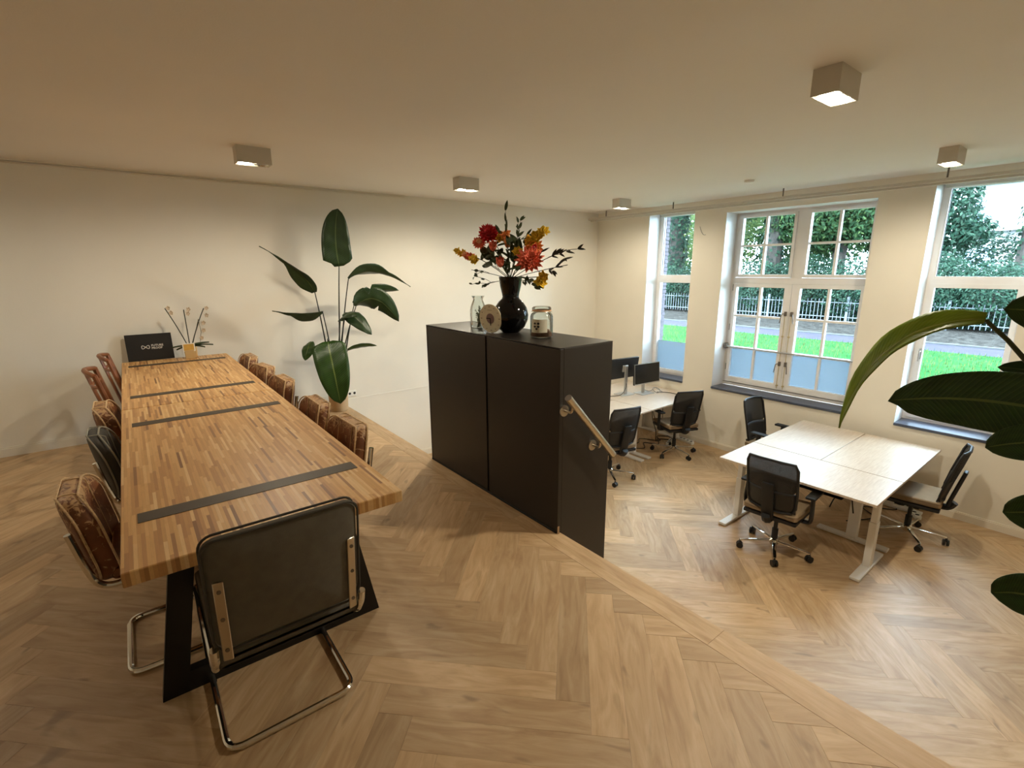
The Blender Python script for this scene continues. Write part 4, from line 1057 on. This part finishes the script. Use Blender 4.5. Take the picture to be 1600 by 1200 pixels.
desk(5.17, 6.435, 1.68, 2.345, 'x', 'pale wooden desk at the back left of the right cluster, below the wide window', g1)
desk(5.17, 6.435, 1.008, 1.676, 'x', 'pale wooden desk at the back right of the right cluster', g1)
g2 = 'desks of the left-hand cluster'
desk(5.335, 6.545, 3.80, 4.47, 'x', 'pale desk by the narrow window with the monitors, chair at its right', g2)
desk(4.06, 5.331, 3.80, 4.47, 'x', 'pale desk half hidden behind the black cabinet, in front of the monitor desk', g2)
desk(5.335, 6.545, 4.474, 5.14, 'x', 'pale desk behind the monitors in the room corner', g2)
desk(4.06, 5.331, 4.474, 5.14, 'x', 'pale desk farthest behind the black cabinet', g2)

# ------------------------------------------------------------------ office chairs (local: facing +Y, base centre on the floor)
def office_chair(label, loc, rz, phase, arms=True):
    t = thing('office_chair', label, 'office chair', loc, rz, 'black mesh office chairs')
    def bp_(x, z): return Vector((x, -.235-.10*math.sin((z-.50)*2.2)-.07*max(0, z-.72)+.06*(x/.22)**2, z))
    # back frame
    ring = [bp_(x*.93, z) for x, z in [(-.185, .505), (-.10, .495), (.10, .495), (.185, .505), (.215, .56), (.222, .70), (.222, .93), (.20, .985), (.10, .992), (-.10, .992), (-.20, .985), (-.222, .93), (-.222, .70), (-.215, .56)]]
    ob('back_frame', MB().tube(ring, .012, 8, True), 'black_plastic', t)
    mesh_ = MB().grid(lambda u, v: bp_((u-.5)*.41*(1-.12*(abs(v-.5)*2)**6), .70+.285*v), 12, 8); mesh_.uv = None
    solid(ob('back_mesh', mesh_, 'chair_mesh', t, 60), .002)
    lower = MB().grid(lambda u, v: bp_((u-.5)*.40, .50+.20*v)+Vector((0, .004, 0)), 12, 6); lower.uv = None
    solid(ob('lumbar_panel', lower, 'black_plastic', t, 60), .008)
    sp = MB().rbox(-.05, -.03, 0, .05, 0, .36, .008, 2).map(lambda p: (p.x*(1-.1*p.z), p.y+bp_(0, .42+p.z).y-.022, .42+p.z))
    ob('spine', sp, 'black_plastic', t)
    ob('back_arm', MB().tube(fillet([(0, -.30, .46), (0, -.27, .40), (0, -.02, .385)], .05), .03, 8).map(lambda p: (p.x*1.3, p.y, p.z)), 'black_plastic', t)
    def sf(p):
        v = (p.y-.0)/.24; u = p.x/.23
        return (p.x*(1-.05*v*v), p.y, p.z-(.025*max(0, v-.6)**1*1.5 if p.z > .44 else 0)-.012*(1-u*u)*(1 if p.z > .45 else 0)+.012)
    ob('seat', MB().rbox(-.235, -.225, .425, .235, .245, .485, .025, 3, sf, cuts=4), 'seat_cloth', t)
    ob('seat_shell', MB().rbox(-.225, -.22, .395, .225, .235, .432, .012, 2, cuts=2), 'black_plastic', t)
    ob('mechanism', MB().rbox(-.075, -.13, .345, .075, .12, .40, .012, 2), 'black_plastic', t)
    ob('lever', MB().cyl((.07, .02, .37), (.20, .03, .365), .006, n=8), 'black_plastic', t)
    if arms:
        for s in (-1, 1):
            a = ob('armrest', MB().tube(fillet([(s*.10, -.02, .385), (s*.275, -.02, .39), (s*.285, -.03, .45), (s*.275, -.02, .64)], .05), .017, 8).map(lambda p: (p.x, p.y*1.0+(p.y+.02)*.6, p.z)), 'black_plastic', t)
            ob('arm_pad', MB().rbox(s*.275-.042, -.115, .64, s*.275+.042, .125, .665, .012, 2), 'black_rubber', a)
    ob('gas_lift', MB().cyl((0, 0, .10), (0, 0, .22), .027, n=14).cyl((0, 0, .22), (0, 0, .35), .018, n=12), 'black_plastic', t)
    b = ob('star_base', MB().lathe([(.0, .06), (.032, .06), (.04, .075), (.04, .115), (.03, .125), (0, .125)], 20), 'chrome', t)
    for k in range(5):
        a = R(phase+72*k)-rz; ca, sa = math.cos(a), math.sin(a); Rm = Matrix.Rotation(a, 4, 'Z')
        m = MB().rbox(.025, -.017, .078, .305, .017, .098, .006, 2, lambda p: (p.x, p.y*(1.25-1.6*p.x), p.z+.012-.07*p.x+(0 if p.z > .088 else .02*p.x))).xf(Rm)
        ob('base_spoke', m, 'chrome', b)
        c = (.30*ca, .30*sa)
        w_ = R(phase*3+110*k); wx, wy = math.cos(w_), math.sin(w_)
        m = MB()
        for q in (-1, 1): m.cyl((c[0]+wx*.006*q, c[1]+wy*.006*q, .03), (c[0]+wx*.024*q, c[1]+wy*.024*q, .03), .029, n=16)
        m.cyl((c[0], c[1], .045), (c[0], c[1], .085), .008, n=8).rbox(c[0]-.012, c[1]-.012, .04, c[0]+.012, c[1]+.012, .064, .004, 1)
        ob('caster', m, 'caster_black', t)
    return t
oc = office_chair
oc('black mesh office chair in front of the right desk cluster, back to the camera', (4.465, 1.735, D), R(-86), 62)
oc('black mesh office chair at the right side of the right desk cluster', (5.74, 1.035, D), R(6), 140, False)
oc('black mesh office chair by the narrow window, right of the monitors', (5.87, 3.77, D), R(-24), 40)
oc('black mesh office chair half hidden behind the handrail and cabinet', (4.53, 3.80, D), R(-14), 18)
oc('office chair between the clusters below the wide window, facing the camera', (6.0, 2.50, D), R(176), 115)

# ------------------------------------------------------------------ monitors
def monitor(label, loc, rz, tilt, h=.14):
    t = thing('computer_monitor', label, 'monitor', loc, rz, 'two monitors back to back')
    T = Matrix.Translation((0, 0, h+.15)) @ Matrix.Rotation(tilt, 4, 'X')
    ob('housing', MB().rbox(-.265, -.012, -.155, .265, .022, .155, .004, 2).xf(T), 'monitor_back', t)
    ob('bezel', MB().box(-.265, -.0145, .150, .265, -.0122, .155).box(-.265, -.0145, -.155, .265, -.0122, -.140).box(-.265, -.0145, -.14, -.26, -.0122, .15).box(.26, -.0145, -.14, .265, -.0122, .15).xf(T), 'silver_plastic', t, 0)
    ob('screen', MB().box(-.26, -.0135, -.14, .26, -.0122, .15).xf(T), 'screen_black', t, 0)
    ob('mount_plate', MB().rbox(-.05, .022, -.05, .05, .045, .05, .004, 1).xf(T), 'silver_plastic', t)
    ob('stand_column', MB().rbox(-.028, .045, .008, .028, .07, h+.20, .006, 1), 'silver_plastic', t)
    ob('stand_base', MB().rbox(-.13, -.06, 0, .13, .13, .008, .003, 1), 'silver_plastic', t)
    return t
DT = D+DZ
monitor('monitor in front, dark screen turned toward the camera', (6.0, 4.40, DT), R(-6), R(-4), .165)
monitor('monitor behind, its back with cables turned to the camera', (5.73, 4.62, DT), R(172), R(-8), .25)
def cable(name, label, pts, r=.004, mat='cable_black'):
    sp = [Vector(p) for p in pts]; out = []
    for i in range(len(sp)-1):
        p0, p1, p2, p3 = sp[max(0, i-1)], sp[i], sp[i+1], sp[min(len(sp)-1, i+2)]
        for q in range(6):
            t = q/6; out.append(.5*((2*p1)+(p2-p0)*t+(2*p0-5*p1+4*p2-p3)*t*t+(3*p1-p0-3*p2+p3)*t**3))
    out.append(sp[-1]); o = ob(name, MB().tube(out, r, 6), mat); recentre(o)
    return tag(o, label, 'cable')
zt = DT+.005
cable('monitor_cable', 'grey cable looping on the desk under the front monitor', [(6.02, 4.46, zt+.05), (6.10, 4.40, zt+.02), (6.2, 4.36, zt+.07), (6.26, 4.33, zt+.02), (6.16, 4.30, zt), (6.12, 4.36, zt+.05), (6.22, 4.40, zt+.06), (6.28, 4.3, zt)], .004, 'cable_grey')
cable('power_cable', 'black cable ending in a plug on the monitor desk', [(6.2, 4.34, zt), (6.3, 4.22, zt), (6.32, 4.12, zt), (6.3, 4.05, zt+.004)], .005)
cable('display_cable', 'black cable hanging from the rear monitor onto the desk', [(5.73, 4.56, zt+.2), (5.70, 4.54, zt+.1), (5.60, 4.55, zt+.01), (5.45, 4.62, zt), (5.4, 4.7, zt)], .004)
zf = D+.006
cable('floor_cable', 'tangle of black cable on the floor under the monitor desk, nearest the leg', [(5.55, 4.3, zf), (5.7, 4.15, zf), (5.9, 4.3, zf), (6.0, 4.12, zf), (6.2, 4.25, zf), (6.35, 4.1, zf), (6.45, 4.3, zf)], .006)
cable('floor_cable', 'second black cable lying near the wall under the monitor desk', [(5.5, 4.5, zf), (5.8, 4.35, zf), (6.0, 4.45, zf), (6.15, 4.2, zf), (6.3, 4.35, zf), (6.5, 4.15, zf)], .006)
cable('hanging_cable', 'black cable hanging from the monitor desk to the floor', [(5.9, 4.2, DT-.03), (5.86, 4.15, DT-.3), (5.92, 4.12, DT-.5), (6.05, 4.2, zf+.02), (6.25, 4.3, zf)], .006)
cable('hanging_cable', 'black cable looping below the monitor desk', [(5.95, 4.25, DT-.03), (5.92, 4.18, DT-.25), (6.02, 4.12, DT-.48), (6.1, 4.14, DT-.35), (6.15, 4.2, DT-.03)], .005)
cable('hanging_cable', 'dark cable hanging below the front desk of the right cluster', [(5.1, 1.45, DT-.03), (5.08, 1.43, DT-.18), (5.06, 1.48, DT-.30), (5.10, 1.52, DT-.42)], .006)
cable('hanging_cable', 'second dark cable hanging below the front desk of the right cluster', [(5.12, 1.40, DT-.03), (5.10, 1.36, DT-.22), (5.13, 1.33, DT-.42)], .006)
cable('floor_cable', 'black cable on the floor by the wall under the right cluster', [(5.6, 1.5, zf), (5.9, 1.35, zf), (6.1, 1.5, zf), (6.3, 1.25, zf), (6.45, 1.4, zf), (6.5, 1.1, zf)], .006)
cable('hanging_cable', 'black cable hanging at the back right of the right cluster', [(6.2, 1.25, DT-.03), (6.18, 1.2, DT-.3), (6.28, 1.22, DT-.55), (6.4, 1.2, zf+.05), (6.46, 1.28, zf)], .006)
def strip(label, x, y, rz):
    t = thing('power_strip', label, 'power strip', (x, y, D), rz)
    ob('housing', MB().rbox(-.14, -.028, 0, .14, .028, .042, .006, 2), 'socket_white', t)
    for k in range(4): ob('outlet', MB().cyl((-.1+.066*k, 0, .042), (-.1+.066*k, 0, .0428), .02, n=14), 'socket_dark', t)
strip('white power strip on the floor under the right cluster near the wall', 6.33, 1.12, R(35))
strip('white power strip on the floor under the monitor desk', 6.2, 4.05, R(20))
strip('white power strip on the floor beside the wall by the monitor desk chair', 6.42, 3.92, R(80))

# ------------------------------------------------------------------ outside: lawn, path, fence, hedge, trees, building
GZ = 0.
def ground(name, x0, x1, mat, label, z=GZ, h=.2, y0=-14, y1=40):
    o = ob(name, MB().box(x0, y0, z-h, x1, y1, z), mat, None, 0, 'structure'); recentre(o); o['label'] = label
ground('lawn', XO, 12.2, 'lawn_grass', 'green lawn outside the windows')
ground('path', 12.2, 13.3, 'path_paving', 'purplish paved path beyond the lawn', -.005)
ground('kerb', 13.3, 13.42, 'kerb_stone', 'pale kerb along the path', .03)
ground('planting_bed', 13.42, 60, 'leaf_litter', 'bed of dry leaves under the fence', -.01, y0=-40, y1=70)
random.seed(21)
gr = MB(); gr.rnd = []
for k in range(9000):
    x = random.uniform(8.2, 12.2); y = random.uniform(.5, 8.5); a = random.uniform(0, 6.28); h = random.uniform(.03, .07); d = Vector((math.cos(a), math.sin(a), 0))
    gr.add([Vector((x, y, GZ))-d*.006, Vector((x, y, GZ))+d*.006, Vector((x, y, GZ+h))+d.orthogonal()*.02], [(0, 1, 2)]); gr.rnd.append(random.random())
o = ob('lawn_blades', gr, 'foliage_light', None, 0, 'stuff'); recentre(o); tag(o, 'short grass blades standing on the lawn', 'grass')
fe = thing('picket_fence', 'white metal picket fence in front of the hedge', 'fence', (16.5, 6, GZ))
for zz in (.16, .58): ob('rail', MB().box(-.012, -6, zz-.012, .012, 10, zz+.012), 'fence_white', fe, 0)
pk = MB().box(-.007, -.0075, .06, .007, .0075, .68).mesh('picket', 0)
y = -4.6
while y < 7.6: link('picket', pk, 'fence_white', fe, (0, y, 0)); y += .105
for yy in (-5.4, -3.0, -.75, 1.5, 3.75, 6.0, 8.3): ob('post', MB().box(-.025, yy-.03, 0, .025, yy+.03, .76), 'fence_white', fe, 0)
def crown(mb, c, rad, n, ls, shell=.55):
    c = Vector(c)
    for k in range(n):
        while True:
            p = Vector((random.uniform(-1, 1), random.uniform(-1, 1), random.uniform(-1, 1)))
            if shell < p.length < 1: break
        q = c+Vector((p.x*rad[0], p.y*rad[1], p.z*rad[2]))
        if q.z < GZ+.03: q.z = GZ+.03+random.random()*.2
        n_ = (p+Vector((random.uniform(-.8, .8), random.uniform(-.8, .8), random.uniform(-.3, 1)))).normalized(); a = n_.orthogonal().normalized(); b = n_.cross(a)
        t = random.uniform(0, 6.28); a, b = a*math.cos(t)+b*math.sin(t), b*math.cos(t)-a*math.sin(t); s = ls*random.uniform(.6, 1.3)
        mb.add([q-a*s, q-b*s*.45, q+a*s, q+b*s*.45], [(0, 1, 2, 3)]); mb.rnd.append(min(1, max(0, random.gauss(.5, .24))))
def shrub(label, x, y, rad, n, mat='foliage_hedge', ls=.07):
    t = thing('hedge_shrub', label, 'shrub', (x, y, GZ), 0, 'shrubs along the fence')
    m = MB(); m.rnd = []; crown(m, (0, 0, rad[2]*.85), rad, n, ls, .35); ob('foliage', m, mat, t, 0, 'stuff')
    ob('stem', MB().tube([(0, 0, 0), (.03, .02, rad[2]*.5), (-.02, .03, rad[2])], [.05, .04, .02], 7), 'bark', t)
names = ['first', 'second', 'third', 'fourth', 'fifth', 'sixth', 'seventh', 'eighth']
for k, (y, rx, rz_, mt) in enumerate(((12.2, 1.5, .95, 'foliage_hedge'), (10.2, 1.5, 1.05, 'foliage_ivy'), (8.4, 1.4, 1.0, 'foliage_hedge'), (6.8, 1.3, 1.1, 'foliage_ivy'), (5.3, 1.3, 1.05, 'foliage_hedge'), (3.8, 1.3, 1.1, 'foliage_hedge'), (2.3, 1.4, .95, 'foliage_hedge'), (.6, 1.5, .95, 'foliage_ivy'))):
    shrub('green shrub behind the fence, %s counted from the left window' % names[k], 17.25, y, (1.0, rx, rz_), 11000, mt, .045)
def tree(label, x, y, trunk_r, h, crowns, mat, ivy=0, ls=.075, lean=(0, 0), boughs=3):
    t = thing('garden_tree', label, 'tree', (x, y, GZ), 0, 'trees in the garden')
    pts = [(lean[0]*f+.05*math.sin(5*f), lean[1]*f+.06*math.sin(4*f+1), h*f) for f in [i/8 for i in range(9)]]
    m = MB().tube(pts, [trunk_r*(1-.55*i/8) for i in range(9)], 10)
    for k in range(boughs):
        a = 2.1*k+x; p = Vector(pts[5+k % 3]); e = p+Vector((math.cos(a)*h*.25, math.sin(a)*h*.25, h*.22)); m.tube(bez(p, p.lerp(e, .5)+Vector((0, 0, -.1)), e, 5), [trunk_r*.4, trunk_r*.36, trunk_r*.3, trunk_r*.24, trunk_r*.16, trunk_r*.1], 7)
    ob('trunk', m, 'bark', t)
    m = MB(); m.rnd = []
    for (cx, cy, cz, r0, r1, r2, n) in crowns: crown(m, (cx, cy, cz), (r0, r1, r2), int(n*1.8), ls, .3)
    ob('foliage', m, mat, t, 0, 'stuff')
    if ivy:
        m = MB(); m.rnd = []
        for k in range(ivy):
            f = random.random(); p = Vector(pts[int(f*7)]).lerp(Vector(pts[int(f*7)+1]), f*7-int(f*7)); a = random.uniform(0, 6.28); r = trunk_r*1.15+random.random()*.12
            q = p+Vector((math.cos(a)*r, math.sin(a)*r, 0)); n_ = Vector((math.cos(a), math.sin(a), .4)); u = n_.orthogonal().normalized(); v = n_.normalized().cross(u); s = random.uniform(.05, .1)
            m.add([q-u*s, q-v*s*.7, q+u*s, q+v*s*.7], [(0, 1, 2, 3)]); m.rnd.append(random.random())
        ob('ivy', m, 'foliage_ivy', t, 0, 'stuff')
tree('ivy-covered tree seen through the narrow window', 18.6, 12.6, .42, 7.5, [(0, 0, 6.6, 2.6, 2.8, 1.8, 5000), (.5, 1.5, 4.6, 1.4, 1.4, 1.0, 1500)], 'foliage_green', 2600)
tree('sunlit pale tree behind the ivy tree', 24, 14.2, .2, 6, [(0, 0, 2.6, 2.2, 2.2, 2.0, 4200), (0, -1.5, 4.5, 2, 2.2, 1.5, 3000)], 'foliage_light')
tree('dark-trunked tree in the left half of the wide window', 18.8, 8.55, .33, 8, [(.3, -1.3, 3.6, 1.6, 1.7, 1.5, 5200), (0, .6, 5.6, 2.2, 2.6, 1.5, 4600), (0, 1.6, 4.0, 1.3, 1.1, .8, 1500)], 'foliage_green', 900)
tree('dark-trunked tree in the right half of the wide window', 19.2, 6.55, .24, 8, [(0, .8, 3.4, 1.4, 1.2, 1.6, 4200), (0, -.9, 3.1, 1.3, 1.0, 1.1, 2400), (.2, -.6, 5.4, 2., 1.9, 1.3, 3200)], 'foliage_green', 300)
tree('leafy tree at the left side of the right-hand window', 20, 4.15, .16, 6.5, [(0, 0, 3.2, 1.2, .85, 2.0, 3600), (0, .2, 5.2, 1.3, 1.1, 1.5, 2200), (-.3, -.8, 2.6, .6, .5, .5, 500)], 'foliage_hedge')
tree('slender bare-trunked tree at the right edge of the right-hand window', 19.5, 2.2, .13, 8, [(0, -.6, 5.9, 1.3, 1.3, .9, 1400)], 'foliage_hedge', 350, boughs=2)
shrub('rounded bush below the white building', 24, 3.6, (1.1, 1.3, 1.6), 3000, 'foliage_ivy', .08)
tree('broad background tree closing the view left of the building', 30, 12.5, .3, 9, [(0, 0, 4.5, 3, 4.5, 3.6, 8000)], 'foliage_green', ls=.13)
tree('light background tree far behind the wide window', 30, 20, .3, 9, [(0, 0, 4.5, 3, 5, 3.6, 8000)], 'foliage_light', ls=.13)
bl = thing('apartment_building', 'white apartment building beyond the trees at the right', 'building', (44, 2, GZ))
ob('wall', MB().box(0, -14, 0, 10, 6.5, 15), 'facade_white', bl, 0)
for fl in range(5):
    z = 1.2+fl*2.9
    ob('balcony_band', MB().box(-.5, -14, z-.35, 0, 6.4, z-.1), 'facade_white', bl, 0)
    for k in range(7):
        yw = 5.2-k*2.7
        w_ = ob('window', MB().box(-.06, yw-1.0, z+.2, .02, yw+.6, z+1.7), 'facade_white', bl, 0)
        ob('window_pane', MB().box(-.075, yw-.9, z+.3, -.061, yw+.5, z+1.6), 'facade_glass', w_, 0)
